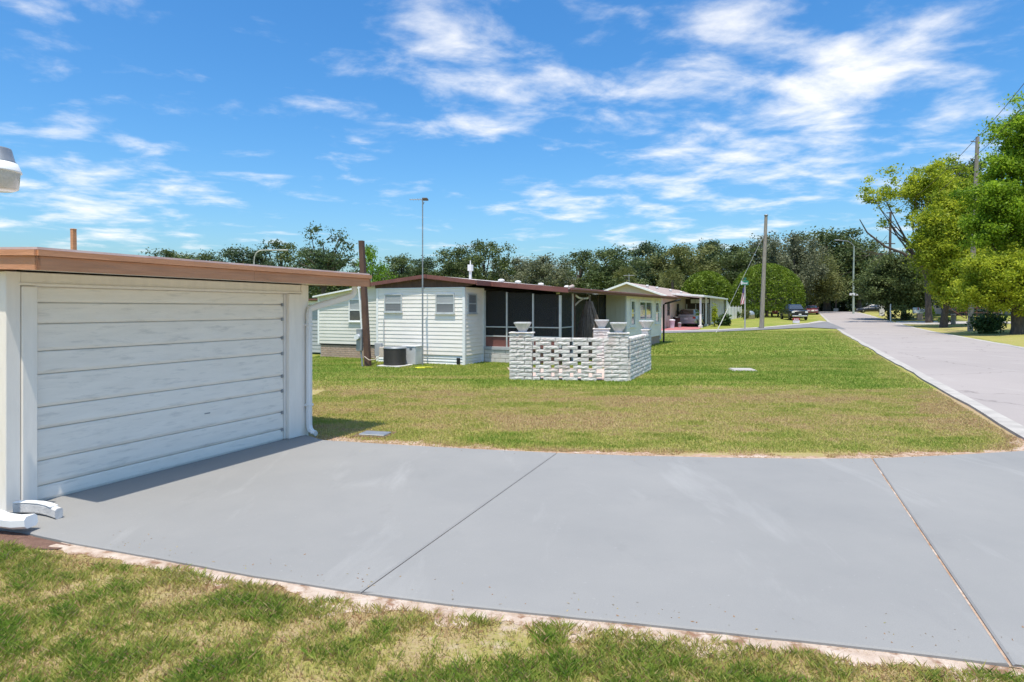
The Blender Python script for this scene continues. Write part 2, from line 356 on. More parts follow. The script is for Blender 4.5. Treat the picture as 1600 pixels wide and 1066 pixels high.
M_wirefence = pm('rusty_fence', (.16, .08, .06), (.11, .06, .045), rough=.9)
def screenmat():
    m = bpy.data.materials.new('insect_screen'); m.use_nodes = True; n, l = m.node_tree.nodes, m.node_tree.links
    b = n['Principled BSDF']; b.inputs['Base Color'].default_value = (.022, .022, .022, 1); b.inputs['Roughness'].default_value = .7
    t = n.new('ShaderNodeBsdfTransparent'); ms = n.new('ShaderNodeMixShader'); ms.inputs[0].default_value = .62
    l.new(t.outputs[0], ms.inputs[1]); l.new(b.outputs[0], ms.inputs[2]); l.new(ms.outputs[0], n['Material Output'].inputs[0]); return m
M_screen = screenmat()
L_oak = leafmat('oak_leaf', (0.052, 0.08, 0.026), (0.175, 0.215, 0.072), .3)
L_dark = leafmat('dark_evergreen_leaf', (0.042, 0.07, 0.034), (0.125, 0.175, 0.075), .25)
L_olive = leafmat('olive_leaf', (0.085, 0.105, 0.033), (0.25, 0.26, 0.085), .3)
L_grey = leafmat('grey_green_leaf', (0.088, 0.105, 0.058), (0.245, 0.255, 0.14), .3)
L_lime = leafmat('lime_leaf', (0.08, 0.17, 0.012), (0.26, 0.42, 0.04), .42)
L_clip = leafmat('clipped_leaf', (0.06, 0.11, 0.008), (0.21, 0.29, 0.025), .35)
L_gold = leafmat('yellow_green_leaf', (0.15, 0.23, 0.012), (0.60, 0.64, 0.06), 0.55)
L_bright = leafmat('bright_green_leaf', (0.1, 0.2, 0.012), (0.42, 0.58, 0.045), 0.55)
L_palm = leafmat('palm_leaf', (0.09, 0.11, 0.03), (0.24, 0.25, 0.08), .3)
L_shrub = leafmat('shrub_leaf', (0.035, 0.07, 0.02), (0.11, 0.18, 0.05), .3)
def grassmat():
    m = bpy.data.materials.new('grass_blade'); m.use_nodes = True; n, l = m.node_tree.nodes, m.node_tree.links
    b = n['Principled BSDF']; b.inputs['Roughness'].default_value = .6; b.inputs['Specular IOR Level'].default_value = .25
    at = n.new('ShaderNodeAttribute'); at.attribute_name = 'tint'
    cr = n.new('ShaderNodeValToRGB'); l.new(at.outputs['Fac'], cr.inputs[0]); e = cr.color_ramp.elements
    e[0].position = 0; e[0].color = (.38, .22, .12, 1); e[1].position = 1; e[1].color = (.165, .275, .032, 1)
    for p, c in ((.22, (.56, .43, .22)), (.42, (.47, .42, .13)), (.62, (.35, .38, .085)), (.82, (.245, .325, .05))):
        q = e.new(p); q.color = (*c, 1)
    l.new(cr.outputs[0], b.inputs['Base Color'])
    tr = n.new('ShaderNodeBsdfTranslucent'); l.new(cr.outputs[0], tr.inputs[0])
    ms = n.new('ShaderNodeMixShader'); ms.inputs[0].default_value = .4; l.new(b.outputs[0], ms.inputs[1]); l.new(tr.outputs[0], ms.inputs[2])
    l.new(ms.outputs[0], n['Material Output'].inputs[0]); return m
M_grass = grassmat()
def groundmat():
    m = bpy.data.materials.new('lawn_ground'); m.use_nodes = True; n, l = m.node_tree.nodes, m.node_tree.links
    b = n['Principled BSDF']; b.inputs['Roughness'].default_value = .95; b.inputs['Specular IOR Level'].default_value = .1
    pos = n.new('ShaderNodeNewGeometry').outputs['Position']
    at = n.new('ShaderNodeAttribute'); at.attribute_name = 'green'; sa = n.new('ShaderNodeAttribute'); sa.attribute_name = 'sand'
    def noise(s, d=7, st=None):
        t = n.new('ShaderNodeTexNoise'); t.inputs['Scale'].default_value = s; t.inputs['Detail'].default_value = d; t.inputs['Roughness'].default_value = .65
        l.new(pos, t.inputs['Vector']); return t.outputs[0]
    def mth(op, a, c):
        q = n.new('ShaderNodeMath'); q.operation = op
        for i, v in enumerate((a, c)):
            if isinstance(v, (int, float)): q.inputs[i].default_value = v
            else: l.new(v, q.inputs[i])
        return q.outputs[0]
    n1 = noise(1.1); n2 = noise(14, 6); n3 = noise(.12, 4); n4 = noise(70, 4)
    f = mth('ADD', at.outputs['Fac'], mth('MULTIPLY', mth('SUBTRACT', n1, .5), .55))
    f = mth('ADD', f, mth('MULTIPLY', mth('SUBTRACT', n2, .5), .9)); f = mth('ADD', f, mth('MULTIPLY', mth('SUBTRACT', n4, .5), .8)); f = mth('ADD', f, mth('MULTIPLY', mth('SUBTRACT', n3, .5), .3))
    cr = n.new('ShaderNodeValToRGB'); l.new(f, cr.inputs[0]); e = cr.color_ramp.elements
    e[0].position = 0.05; e[0].color = (.40, .29, .18, 1); e[1].position = .98; e[1].color = (.14, .205, .03, 1)
    for p, c in ((.28, (.40, .31, .155)), (.48, (.33, .30, .09)), (.70, (.24, .26, .055))):
        q = e.new(p); q.color = (*c, 1)
    sf = n.new('ShaderNodeMapRange'); l.new(mth('ADD', sa.outputs['Fac'], mth('MULTIPLY', mth('SUBTRACT', noise(9, 6), .5), .9)), sf.inputs[0]); sf.inputs[1].default_value = .45; sf.inputs[2].default_value = .7
    mx = n.new('ShaderNodeMix'); mx.data_type = 'RGBA'; l.new(sf.outputs[0], mx.inputs[0]); l.new(cr.outputs[0], mx.inputs[6]); mx.inputs[7].default_value = (.56, .44, .36, 1)
    l.new(mx.outputs[2], b.inputs['Base Color'])
    bp = n.new('ShaderNodeBump'); bp.inputs['Strength'].default_value = .8; bp.inputs['Distance'].default_value = .04; l.new(noise(22, 8), bp.inputs['Height']); l.new(bp.outputs[0], b.inputs['Normal'])
    return m
M_ground = groundmat()

# ------------------------------------------------------------------ the setting
near_edge = [(-60, 822), (45, 838), (110, 853), (250, 878), (400, 906), (560, 931), (700, 950), (850, 966), (1000, 981), (1150, 997), (1300, 1013), (1450, 1030), (1580, 1047)]
far_edge = [(505, 691), (600, 697), (700, 703), (870, 711.5), (1000, 716), (1120, 718.5), (1250, 720.5), (1365, 720), (1480, 715), (1600, 708)]
NE = [G(*p) for p in near_edge] + [Vector((4.0, 3.10, 0)), Vector((5.05, 3.05, 0))]
FE = [G(*p) for p in far_edge] + [Vector((6.9, 8.55, 0)), Vector((7.25, 9.05, 0))]
def pl_y(pl, X):
    xs = np.array([p.x for p in pl]); ys = np.array([p.y for p in pl]); return np.interp(X, xs, ys)
def drive_mask(X, Y): return (Y > pl_y(NE, X)) & (Y < np.where(X < FE[0].x, FE[0].y - (FE[0].x - X) * 2.2, pl_y(FE, X)))
def greenness(X, Y):
    """how green the lawn is: lush by the house, mown-dry bands across the middle (real grass colour)"""
    n = fbm(X * .35, Y * 1.4, 3); yb = Y + .10 * X
    g = .50 + .24 * sstep(14.6, 17.0, yb + (n - .5) * 7)
    g = g - .24 * np.exp(-((yb - 10.9 - (n - .5) * 1.6) / .85) ** 2) - .20 * np.exp(-((yb - 13.6 - (n - .5) * 2) / .8) ** 2) - .12 * sstep(9.0, 8.0, yb)
    g = g - .16 * sstep(30, 45, Y) * (1 - sstep(60, 80, Y)) * .3
    g = g + (n - .5) * .5
    de = np.abs(X - road_left(Y)) * math.cos(TH)
    g = g - .22 * (1 - sstep(.2, 1.6, de))
    right = (X > road_left(Y) + ROADW); g = np.where(right, g - .26 + .25 * sstep(4, 12, X - road_left(Y) - ROADW), g)
    g = g - .38 * np.exp(-((Y - pl_y(FE, X)) / .35) ** 2)
    g = np.where(Y < 6, .34 + .5 * (fbm(X * 2.4, Y * 2.4, 8) - .5), g)
    return np.clip(g, 0, 1)
def sandness(X, Y):
    s = np.zeros_like(X)
    d = pl_y(NE, X) - Y
    s = np.where(Y < 6, .25 * np.exp(-(d / .22) ** 2) + .42 * sstep(.60, .80, fbm(X * 2.3, Y * 2.3, 21)), s)
    return s
def gridmesh(name, xs, ys, dz=0.0):
    X, Y = np.meshgrid(xs, ys); Z = hgt(X, Y) + dz; nx, ny = len(xs), len(ys)
    me = bpy.data.meshes.new(name); co = np.stack([X, Y, Z], -1).reshape(-1, 3).astype(np.float32)
    i = np.arange((ny - 1) * (nx - 1)); r, c = i // (nx - 1), i % (nx - 1); a = r * nx + c
    q = np.stack([a, a + 1, a + nx + 1, a + nx], -1).astype(np.int32)
    me.vertices.add(len(co)); me.vertices.foreach_set('co', co.ravel()); me.loops.add(q.size); me.loops.foreach_set('vertex_index', q.ravel())
    me.polygons.add(len(q)); me.polygons.foreach_set('loop_start', np.arange(0, q.size, 4, dtype=np.int32)); me.polygons.foreach_set('loop_total', np.full(len(q), 4, np.int32))
    me.update(calc_edges=True)
    for nm, fn in (('green', greenness), ('sand', sandness)):
        at = me.attributes.new(nm, 'FLOAT', 'POINT'); at.data.foreach_set('value', fn(X, Y).astype(np.float32).ravel())
    me.polygons.foreach_set('use_smooth', np.ones(len(q), bool)); me.materials.append(M_ground); return me
def axis(parts): return np.unique(np.concatenate([np.arange(a, b, s) for a, b, s in parts] + [[parts[-1][1]]]))
gx = axis([(-900, -200, 100), (-200, -40, 10), (-40, -9, 2), (-9, 14, .3), (14, 70, 1.5), (70, 200, 10), (200, 1000, 100)])
gy = axis([(-40, 0, 5), (0, 24, .3), (24, 60, 1), (60, 140, 2.5), (140, 300, 20), (300, 1500, 150)])
tag(link(bpy.data.objects.new('lawn', gridmesh('lawn', gx, gy))), 'mown lawn ground with green and dry bands', None, None, 'structure')
tag(link(bpy.data.objects.new('front_lawn', gridmesh('front_lawn', axis([(-5.6, 4.6, .05)]), axis([(2.3, 5.45, .05)]), .004))), 'patchy lawn ground in the foreground below the driveway', None, None, 'structure')

def ribbon(name, mat, ys, left, right, dz, label=None, kind='structure', thick=0.0):
    mb = MB(); vs = []
    for y in ys:
        for X, yy in (left(y), right(y)): vs.append((X, yy, float(hgt(X, yy)) + dz))
    n = len(ys); mb.add(vs, [(2*i, 2*i+1, 2*i+3, 2*i+2) for i in range(n - 1)])
    if thick:
        lo = [(x, y, z - thick) for x, y, z in vs]; k = len(mb.v); mb.add(lo, [])
        mb.f += [(2*i, 2*i+2, k+2*i+2, k+2*i) for i in range(n-1)] + [(2*i+1, k+2*i+1, k+2*i+3, 2*i+3) for i in range(n-1)]; mb.sm += [False] * (2 * (n-1))
    o = mb.build(name, mat); tag(o, label, None, None, kind); return o
ys = np.concatenate([np.arange(-12, 40, 1.0), np.arange(40, 140, 2.0), np.arange(140, 420, 20.0)])
def acr(off):                                       # point at a distance right of the street's left edge, on a cross line
    return lambda y: (road_left(y) + off * math.cos(TH), y - off * math.sin(TH))
ribbon('street', M_asph, ys, acr(0), acr(6.1), .030, 'pale worn asphalt street running to the treeline')
def wob(off, amp, s): return lambda y: ((lambda o: (road_left(y) + o * math.cos(TH), y - o * math.sin(TH)))(off + amp * (float(fbm(y * .6, s, s)) - .5)))
ribbon('kerb_strip', M_kerb, ys, wob(-.25, .16, 4), acr(.0), .042, 'pale concrete edge along the left side of the street', thick=.05)
ribbon('kerb_strip', M_kerb, ys, acr(6.1), wob(6.45, .25, 9), .036, 'pale sandy edge along the far side of the street', thick=.05)

# side street joining from the left beyond the lawn
def poly_ground(name, mat, px, dz, label):
    mb = MB(); pts = [G(*p) for p in px]; mb.add([(p.x, p.y, p.z + dz) for p in pts], [tuple(range(len(pts)))])
    return tag(mb.build(name, mat), label, None, None, 'structure')
def strip_ground(name, mat, top, bot, dz, label):
    mb = MB(); vs = []
    for i in range(len(top) - 1):
        for k in range(6):
            t = k / 6
            for a in (top, bot):
                p = G(a[i][0] + (a[i+1][0]-a[i][0]) * t, a[i][1] + (a[i+1][1]-a[i][1]) * t); vs.append((p.x, p.y, p.z + dz))
    for a in (top, bot):
        p = G(*a[-1]); vs.append((p.x, p.y, p.z + dz))
    mb.add(vs, [(2*i, 2*i+1, 2*i+3, 2*i+2) for i in range(len(vs)//2 - 1)]); return tag(mb.build(name, mat), label, None, None, 'structure')
strip_ground('side_street', M_asph2, [(1020, 519.4), (1120, 517.2), (1195, 513.0), (1262, 507.0), (1292, 503.0)], [(1020, 521.8), (1120, 519.4), (1195, 516.0), (1265, 512.5), (1322, 515.5)], .05, 'grey side street meeting the main street')
strip_ground('side_street_kerb', M_kerb, [(1020, 518.2), (1120, 515.8), (1195, 511.8), (1262, 505.6), (1280, 502.0)], [(1020, 519.5), (1120, 517.3), (1195, 513.1), (1262, 507.1), (1292, 503.2)], .06, 'pale edge of the side street below the far lawn')
strip_ground('neighbour_drive', M_red, [(1026, 507), (1060, 507.5), (1098, 510.5)], [(1026, 518), (1060, 517), (1092, 515)], .03, 'red painted drive in front of the carport')
strip_ground('far_driveway', M_kerb, [(1400, 502.5), (1460, 502.5), (1540, 502.8), (1620, 503)], [(1400, 507), (1460, 507.5), (1540, 506), (1620, 506)], .03, 'sandy driveway crossing the far verge')

# driveway of three slabs with open joints between them
J1 = (G(570, 922), G(870, 712)); J2 = (G(1580, 1047), G(1365, 721))
drive = thing('driveway', 'grey painted concrete driveway in three slabs before the garage', None); drive['kind'] = 'structure'
def lerp(a, b, t): return a + (b - a) * t
def edge_between(pl, xa, xb):
    pts = [Vector((xa, float(pl_y(pl, xa)), 0))] + [p for p in pl if xa + .02 < p.x < xb - .02] + [Vector((xb, float(pl_y(pl, xb)), 0))]; out = []
    for a, b in zip(pts, pts[1:]):
        k = max(2, int((b - a).length / .08))
        for i in range(k):
            p = lerp(a, b, i / k); j = .012 * (float(fbm(p.x * 5, p.y * 5, 2)) - .5); out.append((p.x, p.y + j))
    out.append((pts[-1].x, pts[-1].y)); return out
def slab(nl, nr, fl, fr, corners_left=None, name='slab'):
    lo = edge_between(NE, nl, nr); hi = edge_between(FE, fl, fr)[::-1]
    poly = lo + hi + (corners_left or [])
    n = len(poly); T = .032; b = .012
    c = Vector((sum(p[0] for p in poly) / n, sum(p[1] for p in poly) / n))
    ins = []
    for i in range(n):
        p = Vector(poly[i]); q = Vector(poly[(i+1) % n]); o_ = Vector(poly[i-1]); t = (q - o_).normalized(); ins.append(p + Vector((-t.y, t.x)) * b)
    mb = MB(); mb.add([(p.x, p.y, T) for p in ins] + [(p[0], p[1], T - .008) for p in poly] + [(p[0], p[1], -.06) for p in poly],
        [tuple(range(n))] + [(n+i, n+(i+1) % n, (i+1) % n, i) for i in range(n)] + [(2*n+i, 2*n+(i+1) % n, n+(i+1) % n, n+i) for i in range(n)])
    return mb.build(name, M_conc, drive)
D0 = G(57, 793); D1 = G(450, 690); GROT = -math.atan2(D1.x - D0.x, D1.y - D0.y); GL = (D1 - D0).length
gA = Vector((math.sin(-GROT), math.cos(-GROT))); gB = Vector((gA.y, -gA.x))
def gpt(x, y): p = Vector((D0.x, D0.y)) + gB * x + gA * y; return p
c1 = gpt(-.4, 3.72); c2 = gpt(-.4, -.5)
jw = .004
slab(NE[0].x, J1[0].x - jw, FE[0].x, J1[1].x - jw, [(c1.x, c1.y), (c2.x, c2.y)])
slab(J1[0].x + jw, J2[0].x - .009, J1[1].x + jw, J2[1].x - .009)
slab(J2[0].x + .009, NE[-1].x, J2[1].x + .009, FE[-1].x)
mb = MB()
for J, w in ((J1, .05), (J2, .05)):
    d = (J[1] - J[0]).normalized(); s = Vector((-d.y, d.x, 0)) * w
    mb.add([J[0] - s, J[0] + s, J[1] + s, J[1] - s], [(0, 1, 2, 3)])
o = mb.build('joint_filler', M_thatch, drive); o.location.z = .016

def fringe(name, mat, pl, sgn, wmin, wmax, seed, label, z, x0=None, x1=None):
    pts = []
    for a, b in zip(pl, pl[1:]):
        k = max(2, int((b - a).length / .035))
        pts += [lerp(a, b, i / k) for i in range(k)]
    pts = [p for p in pts if (x0 is None or p.x > x0) and (x1 is None or p.x < x1)]
    vs = []
    for i, p in enumerate(pts):
        q = pts[min(i + 1, len(pts)-1)] - pts[max(i-1, 0)]; nrm = Vector((-q.y, q.x, 0)).normalized() * sgn
        w = wmin + (wmax - wmin) * float(np.clip((fbm(p.x * 1.9, p.y, seed) - .25) * 2, 0, 1)) * (.75 + .5 * float(vnoise(p.x * 16, 0, seed + 5)))
        vs += [p - nrm * .02 + Vector((0, 0, z)), p + nrm * w * .6 + Vector((0, 0, z + .007)), p + nrm * w + Vector((0, 0, z - .004))]
    mb = MB(); mb.add(vs, [f for i in range(len(pts) - 1) for f in ((3*i, 3*i+1, 3*i+4, 3*i+3), (3*i+1, 3*i+2, 3*i+5, 3*i+4))], True)
    return tag(mb.build(name, mat), label, None, None, 'structure')
fringe('sand_edge', M_sand, NE, -1, .03, .33, 31, 'pale sand spilling along the near edge of the driveway', .010, x0=-3.55)
fringe('thatch_edge', M_thatch, FE, 1, .05, .40, 44, 'dead clippings and sand along the far edge of the driveway', .008)
o = MB().add([(*G(*q_)[:2], .014) for q_ in ((-60, 832), (20, 832), (60, 843), (112, 855), (90, 861), (55, 860), (30, 866), (-10, 868), (-60, 872))], [tuple(range(9))]).build('bare_soil', M_mulch)
tag(o, 'bare brown soil beside the garage corner', None, None, 'structure')

# ------------------------------------------------------------------ grass blades (real geometry, nobody could count them)
def blades(name, label, X, Y, g, hh, ww, lean=.6):
    n = len(X); ang = rng.uniform(0, 2*np.pi, n); la = rng.uniform(0, 2*np.pi, n)
    h_ = hh * rng.uniform(.45, 1.15, n); w_ = ww * rng.uniform(.7, 1.3, n); z = hgt(X, Y)
    lx = np.cos(la) * h_ * lean * rng.uniform(.2, 1.2, n); ly = np.sin(la) * h_ * lean * rng.uniform(.2, 1.2, n)
    dx = np.cos(ang) * w_ / 2; dy = np.sin(ang) * w_ / 2
    v = np.zeros((n, 4, 3), np.float32)
    v[:, 0] = np.stack([X - dx, Y - dy, z], -1); v[:, 1] = np.stack([X + dx, Y + dy, z], -1)
    v[:, 2] = np.stack([X + dx * .7 + lx * .45, Y + dy * .7 + ly * .45, z + h_ * .62], -1); v[:, 3] = np.stack([X + lx, Y + ly, z + h_], -1)
    base = (np.arange(n) * 4)[:, None]; f = np.concatenate([base + [0, 1, 2], base + [0, 2, 3]], 1).reshape(-1, 3).astype(np.int32)
    me = bpy.data.meshes.new(name); me.vertices.add(n*4); me.vertices.foreach_set('co', v.ravel()); me.loops.add(f.size); me.loops.foreach_set('vertex_index', f.ravel())
    me.polygons.add(len(f)); me.polygons.foreach_set('loop_start', np.arange(0, f.size, 3, dtype=np.int32)); me.polygons.foreach_set('loop_total', np.full(len(f), 3, np.int32)); me.update(calc_edges=True)
    at = me.attributes.new('tint', 'FLOAT', 'FACE'); at.data.foreach_set('value', np.repeat(np.clip(g + rng.normal(0, .13, n), 0, 1), 2).astype(np.float32)); me.materials.append(M_grass)
    return tag(link(bpy.data.objects.new(name, me)), label, 'grass', None, 'stuff')
# foreground
n = 520000; X = rng.uniform(-4.9, 3.4, n); Y = rng.uniform(2.85, 5.35, n)
dn = pl_y(NE, X) - Y; tuft = .55 * fbm(X * 5.5, Y * 5.5, 8, 4) + .45 * fbm(X * 1.7 + 3, Y * 1.7, 13, 4); fineb = fbm(X * 15, Y * 15, 28, 2); bare = sandness(X, Y)
keep = (dn > .02 + .22 * fbm(X * 2.2, Y * 2.2, 5)) & (rng.uniform(0, 1, n) < np.clip((tuft - .30) * 3.4 + (fineb - .5) * .9, .26, 1)) & (rng.uniform(0, 1, n) > bare * 1.6) & (np.abs(X) < Y * .9 + .3)
keep &= ~((X < -2.9) & (dn < .22))
X, Y, tuft, fineb, dn = X[keep], Y[keep], tuft[keep], fineb[keep], dn[keep]; n = len(X)
g = .66 + (tuft - .5) * 1.7 + (fineb - .5) * .5 - .35 * np.exp(-(dn / .3) ** 2); g = np.where(rng.uniform(0, 1, n) < .16, rng.uniform(0, .3, n), g)
blades('foreground_grass', 'short patchy grass in the foreground', X, Y, g, .026 + .09 * np.clip(tuft - .42, 0, .35) + .02 * fineb, .0066, 1.0)
# runner blades and dead clippings along both driveway edges
n = 26000; X = rng.uniform(-3.8, 3.2, n); Y = pl_y(NE, X) - np.abs(rng.normal(.09, .12, n)); k = fbm(X * 3, Y * 3, 77) > .52; X, Y = X[k], Y[k]
blades('edge_clippings', 'dead brown clippings on the sand by the driveway', X, Y, rng.uniform(0, .2, len(X)), .016, .006, 2.2)
n = 26000; X = rng.uniform(-2.6, 7.2, n); Y = pl_y(FE, X) + np.abs(rng.normal(.10, .16, n)); k = fbm(X * 1.6, Y, 78) > .42; X, Y = X[k], Y[k]
blades('edge_clippings', 'dead brown clippings along the lawn edge', X, Y, np.full(len(X), .07), .020, .008, 2.0)
PA, PBk, PC = G(983, 597), G(796, 594), G(1018, 578)
fd = (PA - PBk); fd.z = 0; FL = fd.length; fd.normalize(); sdv = PC - PA; sdv.z = 0; SLn = sdv.length; sdv.normalize(); fn = Vector((-fd.y, fd.x, 0))
n = 260; X = rng.uniform(-3.2, 5, n); u_ = np.clip(np.abs(rng.normal(0, .22, n)), .01, .9); nearside = rng.uniform(0, 1, n) < .6
Y = np.where(nearside, pl_y(NE, X) + .04 + u_ * .7, pl_y(FE, np.clip(X, FE[0].x, 7)) - .04 - u_ * .8); k = drive_mask(X, Y); X, Y = X[k], Y[k]
lv = blades('leaf_litter', 'scattered dead grass bits blown onto the driveway', X, Y, np.full(len(X), .1), .006, .012, 3.0); lv.location.z = .033
def lawn_pts(n, x0, x1, y0, y1):
    X = rng.uniform(x0, x1, n); Y = rng.uniform(y0, y1, n)
    k = (X < road_left(Y) - .38) & ~((Y < pl_y(FE, X) + .05) & (X > FE[0].x - .3)) & (np.abs(X) < Y * .85 + .5)
    q = (X - D0.x) * gA.x + (Y - D0.y) * gA.y; r_ = (X - D0.x) * gB.x + (Y - D0.y) * gB.y
    k &= ~((r_ < .12) & (q < 3.8))
    k &= ~((X > FE[0].x - .3) & (Y - pl_y(FE, X) < .03 + .16 * (fbm(X * 1.9, X * 0, 44) - .3)))
    u_, v_ = (X - PBk.x) * fd.x + (Y - PBk.y) * fd.y, (X - PBk.x) * fn.x + (Y - PBk.y) * fn.y; k &= ~((u_ > .05) & (u_ < FL - .1 + v_ * sdv.dot(fd) / sdv.dot(fn)) & (v_ > .12) & (v_ < 3.2))
    return X[k], Y[k]
X, Y = lawn_pts(330000, -4.2, 10, 8.2, 14.5); tf = fbm(X * 2, Y * 3, 18)
blades('lawn_grass', 'mown grass beyond the driveway', X, Y, np.clip(greenness(X, Y) + (tf - .5) * .8, .20, 1), .030 + .03 * np.clip(tf - .45, 0, .3), .0105, 1.0)
X, Y = lawn_pts(220000, -7.5, 15, 14.5, 25); tf = fbm(X * 1.5, Y * 2, 18)
blades('lawn_grass', 'lush green mown grass around the block wall', X, Y, greenness(X, Y) + (tf - .5) * .5, .046, .019, 1.0)
X, Y = lawn_pts(110000, 3, 28, 25, 52); tf = fbm(X * .9, Y * 1.2, 18)
blades('lawn_grass', 'mown grass of the far part of the lawn', X, Y, greenness(X, Y) + (tf - .5) * .5, .055, .04, 1.0)

# ------------------------------------------------------------------ houses: siding, windows
def siding(parent, p0, p1, z0, z1, mat, n, name='wall', proud=.02, core=.10, board='siding_board', coremat=None):
    """lap-sided wall between two local plan points; outward is to the right of p0->p1"""
    p0, p1 = Vector(p0), Vector(p1); L = (p1 - p0).length; d = (p1 - p0) / L; rz = math.atan2(d.y, d.x)
    w = MB().box(0, L, .004, core, z0, z1).build(name, coremat or mat, parent, (p0.x, p0.y, 0), rz)
    hb = (z1 - z0) / n; prof = [(-.003, hb + .004), (-.007, hb), (-proud, .006), (-proud + .003, 0), (.006, 0), (.006, hb + .004)]
    me = MB().loft([[(0, y, z) for y, z in prof], [(L, y, z) for y, z in prof]]).mesh(board, mat)
    for i in range(n): inst(board, me, w, (0, 0, z0 + i * hb))
    return w
def window(parent, p0, p1, s0, s1, z0, z1, mu=M_blind, ml=M_blindd, frame=M_trim, mullion=False, proud=.05, fw=.045):
    p0, p1 = Vector(p0), Vector(p1); d = (p1 - p0).normalized(); rz = math.atan2(d.y, d.x)
    mb = MB(); y0, y1 = -proud, .0
    mb.box(s0, s1, y0, y1, z1 - fw, z1); mb.box(s0, s0 + fw, y0, y1, z0 + fw, z1 - fw); mb.box(s1 - fw, s1, y0, y1, z0 + fw, z1 - fw); mb.box(s0, s1, y0, y1, z0, z0 + fw)
    w = mb.build('window', frame, parent, (p0.x, p0.y, 0), rz); zm = (z0 + z1) / 2; ym = (s0 + s1) / 2
    if mullion:
        MB().box(ym - .03, ym + .03, y0 + .006, y1, z0 + fw, z1 - fw).build('mullion', frame, w)
        MB().box(s0 + fw, ym - .03, -.028, -.022, z0 + fw, z1 - fw).build('pane', mu, w); MB().box(ym + .03, s1 - fw, -.028, -.022, z0 + fw, z1 - fw).build('pane', ml, w)
    else:
        MB().box(s0 + fw, s1 - fw, y0 + .008, y1, zm - .02, zm + .02).build('sash_rail', frame, w)
        MB().box(s0 + fw, s1 - fw, -.028, -.022, zm + .02, z1 - fw).build('pane', mu, w); MB().box(s0 + fw, s1 - fw, -.034, -.028, z0 + fw, zm - .02).build('pane', ml, w)
    MB().box(s0 - .02, s1 + .02, y0 - .025, y1, z0 - .03, z0).build('sill', frame, w)
    return w

# ---- garage at the left
gar = thing('garage', 'white garage with wide boarded door and cedar fascia, cut off at left', 'garage', (D0.x, D0.y, 0), GROT)
YN, YF, XB, ZS = -.26, GL + .40, -3.6, 2.185
box('back_wall', M_gwall, gar, XB, XB + .1, YN, YF, 0, 2.3); box('far_wall', M_gwall, gar, XB, -.02, YF - .1, YF - .004, 0, 2.3)
box('near_wall', M_brown, gar, XB, -.02, YN + .004, YN + .1, 0, 2.3)
box('header', M_gwall, gar, -.10, 0, YN + .125, YF - .15, 2.055, ZS - .002)
box('header_trim', M_gwall, gar, 0, .022, YN + .10, YF - .13, 2.062, 2.085)
box('corner_board', M_gwall, gar, -.10, .012, YN, YN + .122, 0, ZS - .002); box('corner_board', M_gwall, gar, -.10, .012, YF - .146, YF, 0, ZS - .002)
box('door_casing', M_gwall, gar, -.10, .026, YN + .126, -.002, .034, 2.053, .008); box('door_casing', M_gwall, gar, -.10, .026, GL + .002, GL + .25, .034, 2.053, .008)
box('door_stop', M_soffit, gar, -.058, -.030, GL - .045, GL + .001, .036, 2.05)
gd = box('garage_door', M_soffit, gar, -.12, -.075, .0, GL, .036, 2.05)
lines = [447, 473, 507, 551, 588, 641, 676, 727, 767, 793]
for i in range(9):
    za = (793 - lines[i]) / 346 * 2.03 + .022; zb = (793 - lines[i+1]) / 346 * 2.03 + .022 + .009
    if i == 8: zb = .030
    mb = MB(); prof = [(-.075, zb), (-.052, zb), (-.046, zb + .012), (-.040, zb + .030), (-.047, za - .010), (-.053, za), (-.075, za)]
    K = 14; rings = []
    for k in range(K + 1):
        y = .006 + (GL - .056) * k / K; e = .0035 * (float(fbm(k * .9, i * 3.1, 5)) - .5)
        rings.append([(x + e, y, z + .3 * e * (1 if j in (0, 1) else 0)) for j, (x, z) in enumerate(prof)])
    mb.loft(rings).build('door_board', M_door, gd)
box('latch', M_grey, gd, -.046, -.036, GL * .585, GL * .585 + .08, .578, .590, .003)
for ln in lines[1:-1]:
    z = (793 - ln) / 346 * 2.03 + .022; box('hinge', M_grey, gd, -.050, -.030, GL - .085, GL - .05, z - .022, z + .020, .003)
# roof: shallow pitch rising to the back, boxed cedar fascia, white metal roof sheet
X1, Y0, Y1, XBK = .66, -.37, 4.22, -4.6; sl = .035
def rz_(x): return (X1 - x) * sl
MB().slab([(X1 - .03, Y0 + .03, 2.178), (X1 - .03, Y1 - .03, 2.178), (XBK, Y1 - .03, 2.178 + rz_(XBK)), (XBK, Y0 + .03, 2.178 + rz_(XBK))][::-1], -.012).build('soffit', M_soffit, gar)
MB().slab([(X1 - .01, Y0 + .01, 2.345), (X1 - .01, Y1 - .01, 2.345), (XBK, Y1 - .01, 2.345 + rz_(XBK)), (XBK, Y0 + .01, 2.345 + rz_(XBK))][::-1], -.02).build('roof_sheet', M_roofw, gar)
def fbd(name, a, b, z0, z1, t, out, mat=M_fascia):
    """fascia board between plan points a, b: outer face offset by out to the right of a->b"""
    a, b = Vector(a), Vector(b); d = (b - a).normalized(); n_ = Vector((d.y, -d.x))
    def ring(p): o_, i_ = p + n_ * out, p + n_ * (out - t); e = rz_(p.x); return [(o_.x, o_.y, z0 + e), (o_.x, o_.y, z1 + e), (i_.x, i_.y, z1 + e), (i_.x, i_.y, z0 + e)]
    return MB().loft([ring(a), ring(b)]).build(name, mat, gar)
for a, b in (((X1, Y0), (X1, Y0 + 2.35)), ((X1, Y0 + 2.353), (X1, Y1)), ((XBK, Y0), (X1, Y0)), ((X1, Y1), (XBK, Y1))):
    fbd('fascia_board', a, b, 2.172, 2.288, .03, 0.0); fbd('fascia_cap', a, b, 2.291, 2.341, .05, .022)
